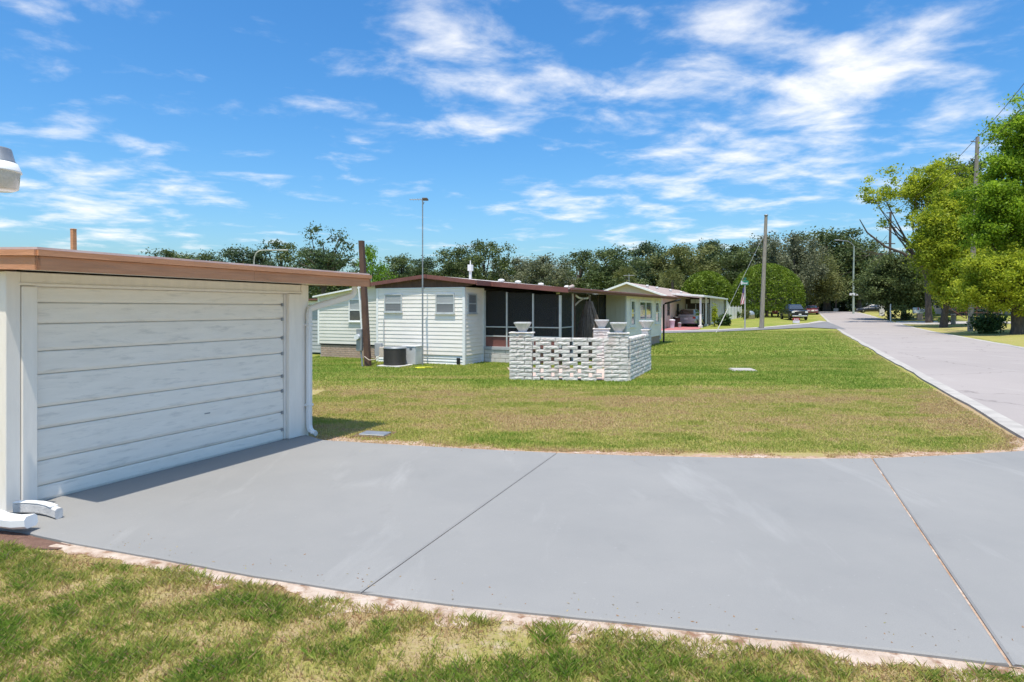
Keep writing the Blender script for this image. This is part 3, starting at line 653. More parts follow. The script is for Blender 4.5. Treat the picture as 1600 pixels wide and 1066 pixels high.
# downspout at the far corner
e0 = (X1 - .10, Y1 - .42, 2.17)
ds = thing('downspout', 'white metal downspout down the far corner of the garage', 'downspout', (D0.x, D0.y, 0), GROT)
cxp, cyp = .065, YF - .05
path = [(X1 - .22, Y1 - .10, 2.175), (X1 - .22, Y1 - .10, 2.10), (X1 - .24, Y1 - .13, 2.045), (X1 - .30, Y1 - .20, 2.01), (.12, cyp + .12, 1.885), (cxp, cyp + .02, 1.845), (cxp, cyp, 1.78), (cxp, cyp, 1.2), (cxp, cyp, .6), (cxp, cyp, .17), (cxp + .02, cyp + .0, .11), (cxp + .07, cyp - .0, .075), (cxp + .12, cyp, .065)]
MB().rtube(path, .085, .065, (1, .2, 0)).build('pipe', M_trim, ds)
for z in (1.6, .45): box('strap', M_trim, ds, .012, cxp + .037, cyp - .05, cyp + .05, z, z + .03, .002)
# downspout foot and splash block at the near corner
p = G(20, 836); d2 = thing('downspout', 'white downspout elbow lying at the near garage corner', 'downspout', (p.x, p.y, 0), 0)
MB().rtube([(-.36, .10, 2.2), (-.36, .10, .50), (-.345, .095, .30), (-.29, .08, .19), (-.20, .055, .135), (-.08, .02, .112), (.04, -.005, .108), (.165, -.02, .120)], .125, .095, (0, 0, 1)).build('pipe', M_trim, d2)
p = G(70, 816); sb = thing('splash_block', 'pinkish white curved block end behind the downspout elbow', 'splash block', (p.x, p.y, .032), R(-4))
MB().rtube([(-.36, .10, .055), (-.24, .11, .058), (-.12, .10, .056), (-.02, .07, .052), (.07, .03, .048), (.13, -.0, .046)], .06, .09, (0, 0, 1)).build('block', M_bowl, sb)
MB().rtube([(-.36, .10, .104), (-.24, .11, .107), (-.12, .10, .105), (-.02, .07, .101), (.06, .03, .097)], .064, .010, (0, 0, 1)).build('rim', M_trim, sb)
# yard light hung on a bracket at the left edge
yl = thing('yard_light', 'barn light with grey cap and ribbed glass at the left edge', 'lamp', (-4.53, 5.6, 0), R(35))
zl = zat(265, 5.6)
MB().lathe([(a_ * 1.4, b_ * 1.4) for a_, b_ in ((.0, .135), (.085, .135), (.088, .128), (.105, .058), (.112, .052), (.112, .046))], 24, (0, 0, zl)).build('cap', M_grey, yl)
MB().lathe([(a_ * 1.4, b_ * 1.4) for a_, b_ in ((.112, .046), (.118, .044), (.139, -.006), (.141, -.014), (.132, -.016))], 24, (0, 0, zl)).build('reflector', M_trim, yl)
MB().lathe([(a_ * 1.4, b_ * 1.4) for a_, b_ in ((.134, -.016), (.131, -.03), (.122, -.118), (.10, -.128), (.0, -.130))], 28, (0, 0, zl)).build('lens', M_lampdiff, yl)
MB().tube([(0, 0, zl + .18), (-.05, 0, zl + .26), (-.3, 0, zl + .30), (-1.25, 0, zl + .26)], .022).build('arm', M_grey, yl)
MB().tube([(-1.3, 0, 0), (-1.3, 0, zl + .4)], .06, 10).build('post', M_poled, yl)
# things showing over the garage roof
p = onY(117, 13.5); wp = thing('wooden_post', 'short brown wooden post end rising behind the garage roof', 'post', (p.x, p.y, 0), R(-20))
zt = zat(359, 13.5)
MB().loft([[(sx_*.04 + ox, sy_*.04, z) for sx_, sy_ in ((-1, -1), (1, -1), (1, 1), (-1, 1))] for ox, z in ((.03, 0), (0, 1.6), (-.045, zt))]).build('shaft', M_fascia, wp)
box('cap', M_fascia, wp, -.09, 0, -.045, .045, zt, zt + .02, .004)

# ---- the mobile home
E0 = G(725, 571); ho = thing('mobile_home', 'white mobile home with maroon roof edge and screened porch', 'house', (E0.x, E0.y, 0), -TH)
def loc_y(px, b):      # local y on the line x=b seen at photo column px
    r = (px - 800) / F; return (r * (E0.y - math.sin(TH) * b) - (E0.x + math.cos(TH) * b)) / (math.sin(TH) - r * math.cos(TH))
def loc_x(px, a):      # local x on the line y=a
    r = (px - 800) / F; return (r * (E0.y + math.cos(TH) * a) - (E0.x + math.sin(TH) * a)) / (math.cos(TH) + r * math.sin(TH))
def depth(b, a): return E0.y + math.cos(TH) * a - math.sin(TH) * b
def zl_(py, b, a): return zat(py, depth(b, a))
WL = loc_x(590, 0); ZT, ZB = 2.54, .31
w = siding(ho, (WL, 0), (0, 0), ZB, ZT, M_white, 17)
siding(ho, (0, 0), (0, 1.38), ZB, ZT, M_white, 17)
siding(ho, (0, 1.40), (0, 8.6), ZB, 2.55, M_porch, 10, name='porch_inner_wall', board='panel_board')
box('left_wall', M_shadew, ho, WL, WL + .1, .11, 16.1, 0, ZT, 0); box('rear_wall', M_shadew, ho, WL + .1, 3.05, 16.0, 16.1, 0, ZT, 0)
for x, y in ((WL, -.001), (0, -.001)): box('corner_trim', M_trim, ho, x - .045, x + .045, y - .03, y + .05, 0, ZT, .004)
box('corner_trim', M_trim, ho, -.05, .035, 1.33, 1.40, 0, ZT, .004); box('top_trim', M_trim, ho, WL, 0, -.028, -.005, ZT - .045, ZT + .004, .004)
sk = siding(ho, (WL, .03), (-.02, .03), .0, ZB - .012, M_trim, 3, name='skirting', proud=.03, core=.05, board='skirting_board', coremat=M_dark)
siding(ho, (-.03, .05), (-.03, 1.34), .0, ZB - .012, M_trim, 3, name='skirting', proud=.03, core=.05, board='skirting_board', coremat=M_dark)
xv = loc_x(717, 0); box('crawl_vent', M_black, ho, xv - .07, xv + .05, -.03, .0, .03, .23, .003)
a0, a1 = loc_x(601.5, 0), loc_x(629, 0); window(ho, (WL, 0), (0, 0), a0 - WL, a1 - WL, zl_(488, a0, 0), zl_(459.5, a0, 0), M_blind, M_blindd, M_alu)
a0, a1 = loc_x(681.5, 0), loc_x(711, 0); window(ho, (WL, 0), (0, 0), a0 - WL, a1 - WL, zl_(490, a0, 0), zl_(459, a0, 0), M_blind, M_blindd, M_alu)
b0, b1 = loc_y(730, 0), loc_y(743.5, 0); window(ho, (0, 0), (0, 1.38), b0, b1, zl_(490, 0, b0), zl_(459, 0, b0), M_blindd, M_blindd, M_alu)
MB().tube([(loc_x(601, 0) , -.05, .55), (loc_x(601, 0), -.05, 1.50)], .018, 6).build('vent_pipe', M_alu, ho)
# end room with windows beyond the porch
RX = 3.17; RY0 = loc_y(978, RX); RY1 = 16.1
siding(ho, (RX, RY0), (RX, RY1), .42, 2.42, M_white, 15, name='room_side_wall')
fw_ = box('room_front_wall', M_beige, ho, 2.3, RX - .02, RY0 + .004, RY0 + .1, .3, 2.45, 0)
for i in range(4): box('wall_panel', M_beige, fw_, 2.3 + i * .215, 2.3 + i * .215 + .208, RY0 - .012, RY0 + .003, .3, 2.44, .003)
box('corner_trim', M_trim, ho, RX - .05, RX + .035, RY0 - .03, RY0 + .05, .30, 2.45, .004); box('corner_trim', M_trim, ho, RX - .05, RX + .035, RY1 - .05, RY1 + .02, .2, 2.42, .004)
box('foundation', M_brick, ho, RX - .25, RX - .05, RY0, RY1, 0, .41, 0); box('room_front_base', M_skblock, ho, 2.3, RX - .06, RY0 + .05, RY0 + .2, 0, .3, 0)
for pa, pb, ya, yb, mul in ((984, 991, 468, 511, False), (997.5, 1017.5, 469.5, 502, True), (1022.5, 1028.5, 471, 506, False)):
    s0, s1 = loc_y(pa, RX) - RY0, loc_y(pb, RX) - RY0; window(ho, (RX, RY0), (RX, RY1), s0, s1, zl_(yb, RX, s0 + RY0), zl_(ya, RX, s0 + RY0), M_glassg, M_glassg, M_trim, mul, proud=.07, fw=.09)
# screened porch
PX = loc_x(876, 1.38); PYE = loc_y(895, PX); ZR = 2.38
box('porch_floor', M_skblock, ho, .03, PX - .08, 1.5, 8.55, .30, .36, 0)
bl = MB()
for r in range(3):
    x = .06 - (.2 if r % 2 else 0)
    XF = loc_x(799, 1.36)
    while x < XF - .02:
        xa, xb = max(x, .06), min(x + .39, XF); 
        if xb - xa > .05: bl.box(xa, xb, 1.36, 1.50, r * .145 + .006, r * .145 + .137, .008)
        x += .40
o = bl.build('foundation_block', M_skblock, ho); o['kind'] = 'stuff'
box('foundation_mortar', M_mortar, ho, .04, XF - .01, 1.375, 1.49, 0, .435, 0); box('gap_shade_board', M_brown, ho, XF + .003, PX - .01, 1.36, 1.49, 0, .435, 0)  # brown board added past the blocks so the wall's gaps look shaded
box('porch_sill', M_grey_shade, ho, .04, XF, 1.33, 1.52, .436, .545, .006); box('porch_sill', M_brown, ho, XF + .003, PX + .02, 1.33, 1.52, .436, .545, .006)  # sill behind the block wall coloured dark to deepen the same gaps
xs_ = [.07, loc_x(792, 1.38), loc_x(833, 1.38), PX]
box('kick_panel', M_maroon, ho, .09, PX - .04, 1.40, 1.42, .546, .885, 0)
for i, x in enumerate(xs_): box('porch_post', M_alu, ho, x - (.025 if i < 3 else .055), x + (.025 if i < 3 else .02), 1.355, 1.43, .546, 2.46 - .06 * i, .004)
for i in range(3):
    for z in (.885, 1.20): box('screen_rail', M_alu, ho, xs_[i] + .03, xs_[i+1] - (.03 if i < 2 else .06), 1.365, 1.42, z, z + .035, .003)
    MB().box(xs_[i] + .03, xs_[i+1] - .03, 1.39, 1.393, .92, 2.44 - .06 * i).build('screen_panel', M_screen, ho)
box('screen_rail', M_alu, ho, PX - .04, PX, 1.45, PYE - .04, 1.20, 1.235, .003)
MB().box(PX - .02, PX - .017, 1.45, PYE - .04, .40, 2.36).build('screen_panel', M_screen, ho)
box('porch_post', M_trim, ho, PX - .04, PX + .02, PYE - .035, PYE + .02, 0, 2.36, .004)
box('porch_post', M_brown, ho, PX - .05, PX + .03, PYE + .10, PYE + .19, 0, 2.36, .004)
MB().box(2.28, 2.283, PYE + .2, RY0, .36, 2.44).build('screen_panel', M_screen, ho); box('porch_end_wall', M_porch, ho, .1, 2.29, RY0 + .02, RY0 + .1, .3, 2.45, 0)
for y in np.linspace(PYE + 1.6, RY0 - 1.2, 3): box('porch_post', M_porch, ho, 2.25, 2.31, y - .03, y + .03, .36, 2.44, 0)
for z in (.36, 1.2): box('screen_rail', M_porch, ho, 2.25, 2.275, PYE + .2, RY0, z, z + .05, 0)
# furniture shapes dimly seen through the porch screen
box('porch_column', M_grey_shade, ho, 1.85, 1.98, 3.2, 3.33, .36, 1.9, .01)
# curved bracket on the porch post
MB().tube([(PX + .03, PYE + .22, 2.30), (PX + .05, PYE + .5, 2.22), (PX + .08, PYE + .9, 2.20), (PX + .12, PYE + 1.3, 2.22), (PX + .14, PYE + 1.5, 2.31)], .035, 6).build('bracket', M_trim, ho)
MB().tube([(PX + .02, PYE + .14, 1.95), (PX + .06, PYE + .5, 2.1), (PX + .1, PYE + .85, 2.2)], .03, 6).build('bracket', M_tan, ho)
# roof
XP, ZP = -1.39, 2.965; XL, ZL = WL - .5, 2.70; XM, ZM = .50, 2.745; XO0, XO1 = 3.25, 3.80; ZO0, ZO1 = 2.50, 2.47; YR0, YR1, YPF = -.13, 17.4, .95
T = .10
MB().slab([(XL, YR0, ZL), (XP, YR0, ZP), (XP, YR1, ZP), (XL, YR1, ZL)], T).build('roof_sheet', M_roofpink, ho)
MB().slab([(XP, YR0, ZP), (XM, YR0, ZM), (XM, YR1, ZM), (XP, YR1, ZP)], T).build('roof_sheet', M_roofw, ho)
MB().slab([(XM + .002, YPF, ZM - .004), (XO0, YPF, ZO0), (XO1, YR1, ZO1), (XM + .002, YR1, ZM - .004)], T).build('roof_sheet', M_roofpink, ho)
def fas(a, b, h0, t=.035, name='fascia', mat=M_maroon):
    a, b = Vector(a), Vector(b); d = (b - a); d.z = 0; d.normalize(); n_ = Vector((d.y, -d.x, 0))
    def ring(p): o_ = p + n_ * t; return [o_ + Vector((0, 0, .012)), o_ - Vector((0, 0, h0)), p - Vector((0, 0, h0)) + n_ * .003, p + n_ * .003 + Vector((0, 0, .012))]
    return MB().loft([ring(a), ring(b)]).build(name, mat, ho)
fas((XL, YR0, ZL), (XP, YR0, ZP), .11); fas((XP, YR0, ZP), (XM, YR0, ZM), .12); fas((XM + .003, YR0, ZM), (XM + .003, YPF, ZM), .15); fas((XM + .04, YPF, ZM - .004), (XO0, YPF, ZO0), .15); fas((XO0, YPF, ZO0), (XO1, YR1, ZO1), .13)
MB().rtube([(XO0 + .07, YPF, ZO0 - .03), (XO1 + .07, YR1, ZO1 - .03)], .07, .08).build('gutter', M_maroon, ho)
MB().tube([(XO0 + .02, YPF - .04, ZO0 + .0), (XO0 + .05, YPF + .25, ZO0 + .05), (XO0 - .02, YPF + .5, ZO0 + .02)], [.05, .07, .04], 8).build('roof_edge_curl', M_roofpink, ho)
# gable board and dark soffit
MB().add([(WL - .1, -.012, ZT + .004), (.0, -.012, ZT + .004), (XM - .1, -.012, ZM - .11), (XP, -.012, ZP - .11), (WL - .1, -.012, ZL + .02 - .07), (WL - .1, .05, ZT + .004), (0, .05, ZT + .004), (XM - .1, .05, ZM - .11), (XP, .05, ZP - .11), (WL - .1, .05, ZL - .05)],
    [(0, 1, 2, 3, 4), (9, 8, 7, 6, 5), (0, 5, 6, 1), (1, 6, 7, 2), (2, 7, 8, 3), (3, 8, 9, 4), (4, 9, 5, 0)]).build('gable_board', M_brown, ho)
def roofz(x): return ZP + (ZM - ZP) * (x - XP) / (XM - XP) if x < XM else ZM + (ZO0 - ZM) * (x - XM) / (XO0 - XM)
for px, y in ((806, 3.5), (831, 5.2), (866, 7.0), (905, 9.6)):
    x = min(loc_x(px, y), 1.6) - .6; MB().lathe([(.09, 0), (.09, .07), (.13, .075), (.12, .12), (.05, .15)], 12, (x, y, roofz(x) - .03)).build('roof_vent', M_trim, ho)
x = loc_x(735, 3.5); MB().box(x - .04, x + .04, 3.46, 3.54, roofz(x) - .1, roofz(x) + .40).box(x - .08, x + .08, 3.42, 3.58, roofz(x) + .30, roofz(x) + .54).box(x - .015, x + .015, 3.485, 3.515, roofz(x) + .53, roofz(x) + .70).build('chimney_vent', M_trim, ho)
# lean-to at the left
LA = .9; LX = loc_x(498, LA); lz0 = zl_(462, LX, LA); lzm = lz0 + (WL + .05 - LX) * .15
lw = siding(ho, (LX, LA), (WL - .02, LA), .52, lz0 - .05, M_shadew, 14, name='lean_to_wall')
MB().add([(LX, LA - .004, lz0 - .06), (WL, LA - .004, lz0 - .06), (WL, LA - .004, lzm - .04), (LX, LA - .004, lz0 - .045), (LX, LA + .08, lz0 - .06), (WL, LA + .08, lz0 - .06), (WL, LA + .08, lzm - .04), (LX, LA + .08, lz0 - .045)],
   [(0, 1, 2, 3), (7, 6, 5, 4), (0, 4, 5, 1), (1, 5, 6, 2), (2, 6, 7, 3), (3, 7, 4, 0)]).build('lean_to_gable', M_shadew, ho)
MB().slab([(LX - .15, LA - .18, lz0 - .02), (WL - .06, LA - .18, lzm - .02), (WL - .06, 8, lzm - .02), (LX - .15, 8, lz0 - .02)], .055).build('lean_to_roof', M_trim, ho)
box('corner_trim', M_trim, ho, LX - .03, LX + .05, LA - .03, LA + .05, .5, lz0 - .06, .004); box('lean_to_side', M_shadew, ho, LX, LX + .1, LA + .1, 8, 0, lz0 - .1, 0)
br = MB(); r = 0; z = .0
while z < .46:
    x = LX + .08 - (.12 if r % 2 else 0)
    while x < WL - .02:
        xa, xb = max(x, LX + .08), min(x + .225, WL - .02)
        if xb - xa > .03: br.box(xa, xb, LA + .02, LA + .12, z + .004, z + .070, .006)
        x += .237
    z += .078; r += 1
o = br.build('brick', M_brick, ho); o['kind'] = 'stuff'; box('brick_mortar', M_mortar, ho, LX + .09, WL - .03, LA + .032, LA + .11, 0, .47, 0); box('sill_board', M_dark, ho, LX + .05, WL - .02, LA + .0, LA + .1, .475, .515, 0)
a0, a1 = loc_x(546, LA), loc_x(565.5, LA); window(ho, (LX, LA), (WL, LA), a0 - LX, a1 - LX, zl_(502.5, a0, LA), zl_(467, a0, LA), M_blind, M_glassd, M_trim)
siding(ho, (LX - 2.6, LA + 1.0), (LX - .02, LA + 1.0), .08, 2.0, M_grey_shade, 13, name='rear_wing_wall')  # grey colour carries the shade lying on this wall
box('rear_wing_fascia', M_trim, ho, LX - 2.7, LX - .02, LA + .95, LA + 1.0, 2.003, 2.14, 0); MB().slab([(LX - 2.8, LA + .75, 2.20), (LX + .1, LA + .75, 2.26), (LX + .1, 9, 2.42), (LX - 2.8, 9, 2.36)], .06).build('rear_wing_roof', M_maroon, ho)
# downpipe at the far corner
MB().tube([(RX + .12, RY1 + .25, .02), (RX + .12, RY1 + .25, 2.05), (RX + .20, RY1 + .35, 2.12), (XO1 + .25, RY1 + 1.0, 2.32)], .05, 8).build('downpipe', M_black, ho)

def hw(b, a, z=0): p = Vector((E0.x, E0.y)) + BX * b + AX * a; return (p.x, p.y, z)
# utility post with meter, condenser, cabinet, mast
p = G(575, 573); up = thing('utility_post', 'leaning brown utility post with electric meter beside the lean-to', 'post', (p.x, p.y, 0), -TH * .6)
zt = zat(376, p.y); ln = -.23
MB().loft([[(sx_*s + ox, sy_*s, z) for sx_, sy_ in ((-1, -1), (1, -1), (1, 1), (-1, 1))] for s, ox, z in ((.085, 0, 0), (.08, ln * .5, zt * .5), (.072, ln, zt))]).build('shaft', M_brown, up)
box('meter_box', M_grey, up, -.33, -.14, -.16, -.05, .50, 1.20, .01); MB().tube([(-.27, -.14, .95), (-.27, -.26, .95)], .085, 14).build('meter', M_lens, up)
MB().tube([(-.17, -.10, 1.2), (-.24, -.10, 2.1), (-.30, -.10, 2.85), (-.28, -.10, 3.0)], .025, 7).build('conduit', M_trim, up); MB().tube([(-.2, -.1, .5), (-.16, -.1, .25), (-.13, -.12, .0)], .03, 7).build('conduit', M_grey, up)
MB().tube([(-.05, -.14, .33), (.12, -.16, .22), (.3, -.10, .24), (.42, -.02, .36)], .015, 6).build('cable', M_tan, up)
box('fuse_box', M_grey_shade, up, .10, .34, .25, .36, .32, .74, .008); box('junction_box', M_tan, up, .33, .62, .1, .24, .30, .62, .008)
p = G(614, 574); ac = thing('air_conditioner', 'dark louvred condenser unit on the grass by the end wall', 'air conditioner', (p.x, p.y + .33, 0), -TH)
box('pad', M_skblock, ac, -.42, .42, -.40, .40, 0, .05, .01)
mb = MB(); K = 15
for k in range(K): mb.lathe([(.35, .07 + k * .033), (.365, .075 + k * .033), (.365, .088 + k * .033), (.35, .095 + k * .033)], 22)
o = mb.build('louvre', M_acd, ac); o['kind'] = 'stuff'; MB().lathe([(.345, .055), (.345, .575)], 22).build('core', M_black, ac)
MB().lathe([(.375, .572), (.38, .60), (.34, .625), (.10, .64)], 22).build('lid', M_grey, ac)
q = G(644, 571); ca = thing('metal_cabinet', 'white metal cabinet between condenser and antenna mast', 'cabinet', (q.x, q.y + .2, 0), -TH)
box('body', M_acw, ca, -.26, .24, -.24, .24, .03, .60, .012); box('lid', M_acw, ca, -.275, .255, -.255, .255, .602, .63, .008); box('base', M_grey, ca, -.24, .22, -.22, .22, 0, .028, 0)
for k in range(3): box('slot', M_dark, ca, .02, .12, -.244, -.239, .50 + k * .025, .51 + k * .025, 0)
x = loc_x(672, -.12); b_ = hw(x, -.58); an = thing('antenna_mast', 'tall thin television antenna mast against the white end wall', 'antenna', b_, 0)
zt = zat(311, b_[1])
MB().tube([(0, 0, 0), (0, 0, 2.95)], .026, 8).build('mast', M_grey, an); MB().tube([(0, 0, 2.95), (0, 0, zt)], .019, 8).build('mast', M_grey, an)
box('bracket', M_grey, an, -.03, .03, -.03, .30, 2.50, 2.54, 0)
MB().tube([(-.42, 0, zt - .02), (.14, 0, zt - .01)], .012, 6).build('boom', M_grey, an)
for k in range(6): MB().tube([(-.40 + k * .085, -.14 - .02 * k, zt - .02), (-.40 + k * .085, .14 + .02 * k, zt - .02)], .006, 5).build('element', M_grey, an)
box('reflector', M_poled, an, .0, .17, -.16, .16, zt - .035, zt + .015, .008); MB().tube([(-.02, 0, zt - .25), (.05, 0, zt - .1)], .012, 5).build('brace', M_grey, an)
p = G(662, 577); yc = thing('garden_hose', 'short coil of bright yellow hose on the grass', 'hose', (p.x, p.y, 0)); 
for s_ in range(2): MB().tube([(.26 * math.cos(t) * (1 - .2 * s_), .11 * math.sin(t), .045 + .01 * s_) for t in np.linspace(0, 4.9, 16)], .011, 6).build('loop', M_yellow, yc)
# dry vine hanging on the porch
vx, vy = PX + .28, PYE + 1.0; b_ = hw(vx, vy); vi = thing('dry_vine', 'bare brown vine bush hanging beside the porch post', 'plant', b_, 0)
mb = MB()
for i in range(190):
    t0 = random.uniform(0, 6.28); r0 = random.uniform(.02, .1); r1 = random.uniform(.2, .62); pts = []
    for k in range(7):
        u = k / 6; rr = r0 + (r1 - r0) * u ** .7 + random.uniform(-.03, .03); pts.append((rr * math.cos(t0 + .5 * u), rr * math.sin(t0 + .5 * u) * .8, 2.1 - 2.0 * u * random.uniform(.92, 1.0)))
    mb.tube(pts, [.014, .013, .012, .011, .010, .008, .005], 4, cap=False)
o = mb.build('stem', M_dry, vi); o['kind'] = 'stuff'; MB().tube([(.02, 0, 0), (-.02, .02, .8), (.03, 0, 1.6), (0, 0, 2.32)], [.07, .06, .05, .03], 8).build('trunk', M_dry, vi)
# patio inside the block enclosure
o = MB().add([PBk + fn * .25 + fd * .1 + Vector((0, 0, .02)), PA + fn * .25 - fd * .15 + Vector((0, 0, .02)), PC - fd * .2 + Vector((0, 0, .02)), PC - fd * .2 - fd * 4.2 + Vector((0, 0, .02))], [(0, 1, 2, 3)]).build('patio', M_peach); tag(o, 'peach patio floor inside the block wall', None, None, 'structure')

# ------------------------------------------------------------------ split-face block wall, one object per block
def blockmesh(L, Hb, Dp, seed):
    r_ = np.random.default_rng(seed); mb = MB(); nx, nz = 6 if L > .3 else 3, 3
    def grid(sgn):
        vs = []
        for k in range(nz + 1):
            for i in range(nx + 1):
                e = min(i, nx - i) == 0 or min(k, nz - k) == 0
                vs.append((L * i / nx + (0 if min(i, nx-i) == 0 else r_.normal(0, .006)), sgn * (Dp / 2 + (r_.uniform(-.004, .004) if e else r_.uniform(.001, .012))), Hb * k / nz))
        return vs
    A_, B_ = grid(-1), grid(1); n1 = len(A_); fs = []
    for k in range(nz):
        for i in range(nx):
            a = k * (nx + 1) + i; fs.append((a, a+1, a+nx+2, a+nx+1)); fs.append((n1+a, n1+a+nx+1, n1+a+nx+2, n1+a+1))
    per = [i for i in range(nx)] + [k * (nx+1) + nx for k in range(nz)] + [nz * (nx+1) + nx - i for i in range(nx)] + [(nz - k) * (nx+1) for k in range(nz)]
    for a, b in zip(per, per[1:] + per[:1]): fs.append((a, n1 + a, n1 + b, b))
    mb.add(A_ + B_, fs); return mb.mesh('concrete_block', M_block)
BH = .1; JT = .013
BM = {('f', i): blockmesh(.392, BH - JT, .19, 10 + i) for i in range(5)}; BM.update({('h', i): blockmesh(.190, BH - JT, .19, 40 + i) for i in range(4)})
bw = thing('block_wall', 'openwork whitewashed split-face block wall on the lawn', 'wall', (PBk.x, PBk.y, 0), math.atan2(fd.y, fd.x))
sdl = Vector((sdv.dot(fd), sdv.dot(fn))); srz = math.atan2(sdl.y, sdl.x)
def put(parent, kind, x, y, z, rz=0.0, sx_=1.0):
    o = inst('concrete_block', BM[kind, random.randrange(5 if kind == 'f' else 4)], parent, (x, y, z + JT / 2), rz); o.scale = (sx_, random.uniform(.96, 1.04), 1.0); return o
def course(parent, x0, x1, z, off, ox=0.0, oy=0.0, rz=0.0, gaps=None):
    d = Vector((math.cos(rz), math.sin(rz))); x = x0
    first = True
    while x < x1 - .02:
        L = .2 if (first and off) else .4
        L = min(L, x1 - x); first = False
        if L > .05:
            k = 'f' if L > .28 else 'h'; base = .4 if k == 'f' else .2
            put(parent, k, ox + d.x * x, oy + d.y * x, z, rz, L / base * .99)
        x += L
PW = .60; OX1 = 2.38
for r in range(11):
    z = r * BH
    if r == 10: course(bw, 0, FL, z, 0, 0, .1); continue
    course(bw, 0, PW, z, r % 2, 0, .1)
    x = PW
    if r % 2: x += .08
    else: put(bw, 'h', x, .1, z, 0, .99); x += .2 + .08
    while x < OX1 - .12:
        L = min(.4, OX1 - x); put(bw, 'f' if L > .28 else 'h', x, .1, z, 0, L / (.4 if L > .28 else .2) * .99); x += L + .08
    course(bw, OX1 + .04, FL - .005, z, (r + 1) % 2, 0, .1)
for r in range(11): course(bw, .20, SLn, r * BH, r % 2, FL - .1, .0, srz)
for r in (11,):
    course(bw, 0, PW, r * BH, 1, 0, .1); course(bw, .0, .4, r * BH, 0, 0, .30); course(bw, FL - .52, FL, r * BH, 0, 0, .1); course(bw, FL - .52, FL, r * BH, 1, 0, .30); course(bw, SLn - .55, SLn, r * BH, 0, FL - .1, 0, srz)
for r in range(0, 11): course(bw, 0.0, .4, r * BH, r % 2, 0, .30)
cp = lambda name, x0, x1, y0, y1, z, par, rz=0, ox=0, oy=0: MB().box(x0, x1, y0, y1, z, z + .035, .008).build(name, M_block, par, (ox, oy, 0), rz)
cp('cap', -.02, PW + .02, -.02, .42, 12 * BH, bw); cp('cap', FL - .55, FL + .02, -.02, .42, 12 * BH, bw); cp('cap', SLn - .58, SLn + .02, -.12, .12, 12 * BH, bw, srz, FL - .1, 0)
Yp = 19.9; pp = onY(940, Yp); bp_ = thing('block_pillar', 'square block pillar standing by the porch behind the openwork wall', 'pillar', (pp.x, pp.y, 0), math.atan2(fd.y, fd.x))
for r in range(12):
    if r % 2: put(bp_, 'f', -.25, -.15, r * BH, 0, 1.25); put(bp_, 'f', -.25, .06, r * BH, 0, 1.25)
    else:
        for k in (0, 1, 2): put(bp_, 'f' if k == 1 else 'h', (-.25, -.13, .13)[k], -.15, r * BH, 0, (.6, .65, .6)[k])
        put(bp_, 'f', -.25, .06, r * BH, 0, 1.25)
cp('cap', -.27, .27, -.27, .18, 12 * BH, bp_)
def bowl(label, loc, rz, s=1.0):
    t = thing('planter_bowl', label, 'planter', loc, rz, 'stone planter bowls on the block wall'); rings = []
    for hw_, z in ((.10, 0), (.105, .02), (.10, .03), (.125, .07), (.165, .14), (.205, .215), (.215, .218), (.215, .252), (.195, .256), (.185, .235), (.16, .19)):
        c = hw_ * .3; q = hw_; rings.append([(x * s, y * s, z * s) for x, y in ((-q+c, -q), (q-c, -q), (q, -q+c), (q, q-c), (q-c, q), (-q+c, q), (-q, q-c), (-q, -q+c))])
    MB().loft(rings).build('bowl', M_bowl, t); MB().lathe([(.12 * s, .185 * s), (.14 * s, .20 * s)], 8).build('soil', M_mulch, t); return t
zc_ = 12 * BH + .036; bz = math.atan2(fd.y, fd.x)
q = PBk + fd * .32 + fn * .2; bowl('pale stone planter bowl on the left end of the block wall', (q.x, q.y, zc_), bz)
q = PBk + fd * (FL - .26) + fn * .2; bowl('pale stone planter bowl on the right front corner of the wall', (q.x, q.y, zc_), bz)
q = PA + sdv * (SLn - .3) - fd * .1; bowl('pale stone planter bowl at the far end of the side wall', (q.x, q.y, zc_), bz)
bowl('pale stone planter bowl on the separate pillar by the porch', (pp.x, pp.y - .04, zc_), bz, 1.02)
# covers in the lawn
p = G(1161, 579); cv_ = thing('ground_cover', 'flat pale concrete cover lying in the far lawn', 'cover', (p.x, p.y, 0), R(-6))
box('slab', M_kerb, cv_, -.33, .30, -.28, .28, 0, .05, .012); box('rim', M_kerb, cv_, -.36, .33, -.31, .31, 0, .025, .006)
p = G(586, 680); cv_ = thing('meter_cover', 'grey meter box lid sunk in the lawn near the garage', 'cover', (p.x, p.y, 0), R(-14))
box('lid', M_grey, cv_, -.20, .20, -.13, .13, 0, .035, .01); box('rim', M_mulch, cv_, -.27, .25, -.20, .26, 0, .014, .005)

# ------------------------------------------------------------------ second house with carport
p = onY(1035, 55); h2 = thing('neighbour_house', 'tan gabled house with white carport beyond the mobile home', 'house', (p.x, p.y, 0), -TH)
box('front_wall', M_tan, h2, -6, 0, 0, .15, 0, 2.98, 0); box('side_wall', M_tan, h2, -.15, 0, .15, 26, 0, 2.98, 0); box('left_wall', M_tan, h2, -6, -5.85, .15, 26, 0, 2.98, 0); box('rear_wall', M_tan, h2, -6, 0, 25.85, 26, 0, 2.98, 0)
MB().add([(-6, .0, 2.98), (0, .0, 2.98), (-3, .0, 4.02), (-6, .15, 2.98), (0, .15, 2.98), (-3, .15, 4.02)], [(0, 1, 2), (5, 4, 3), (0, 3, 4, 1), (1, 4, 5, 2), (2, 5, 3, 0)]).build('gable', M_tan, h2)
MB().slab([(-6.5, -.5, 2.92), (-3, -.5, 4.13), (-3, 26.5, 4.13), (-6.5, 26.5, 2.92)], .14).build('roof', M_roofw, h2)
rf = MB().slab([(-3, -.5, 4.13), (.45, -.5, 2.94), (.45, 26.5, 2.94), (-3, 26.5, 4.13)], .14).build('roof', M_roofpink, h2)
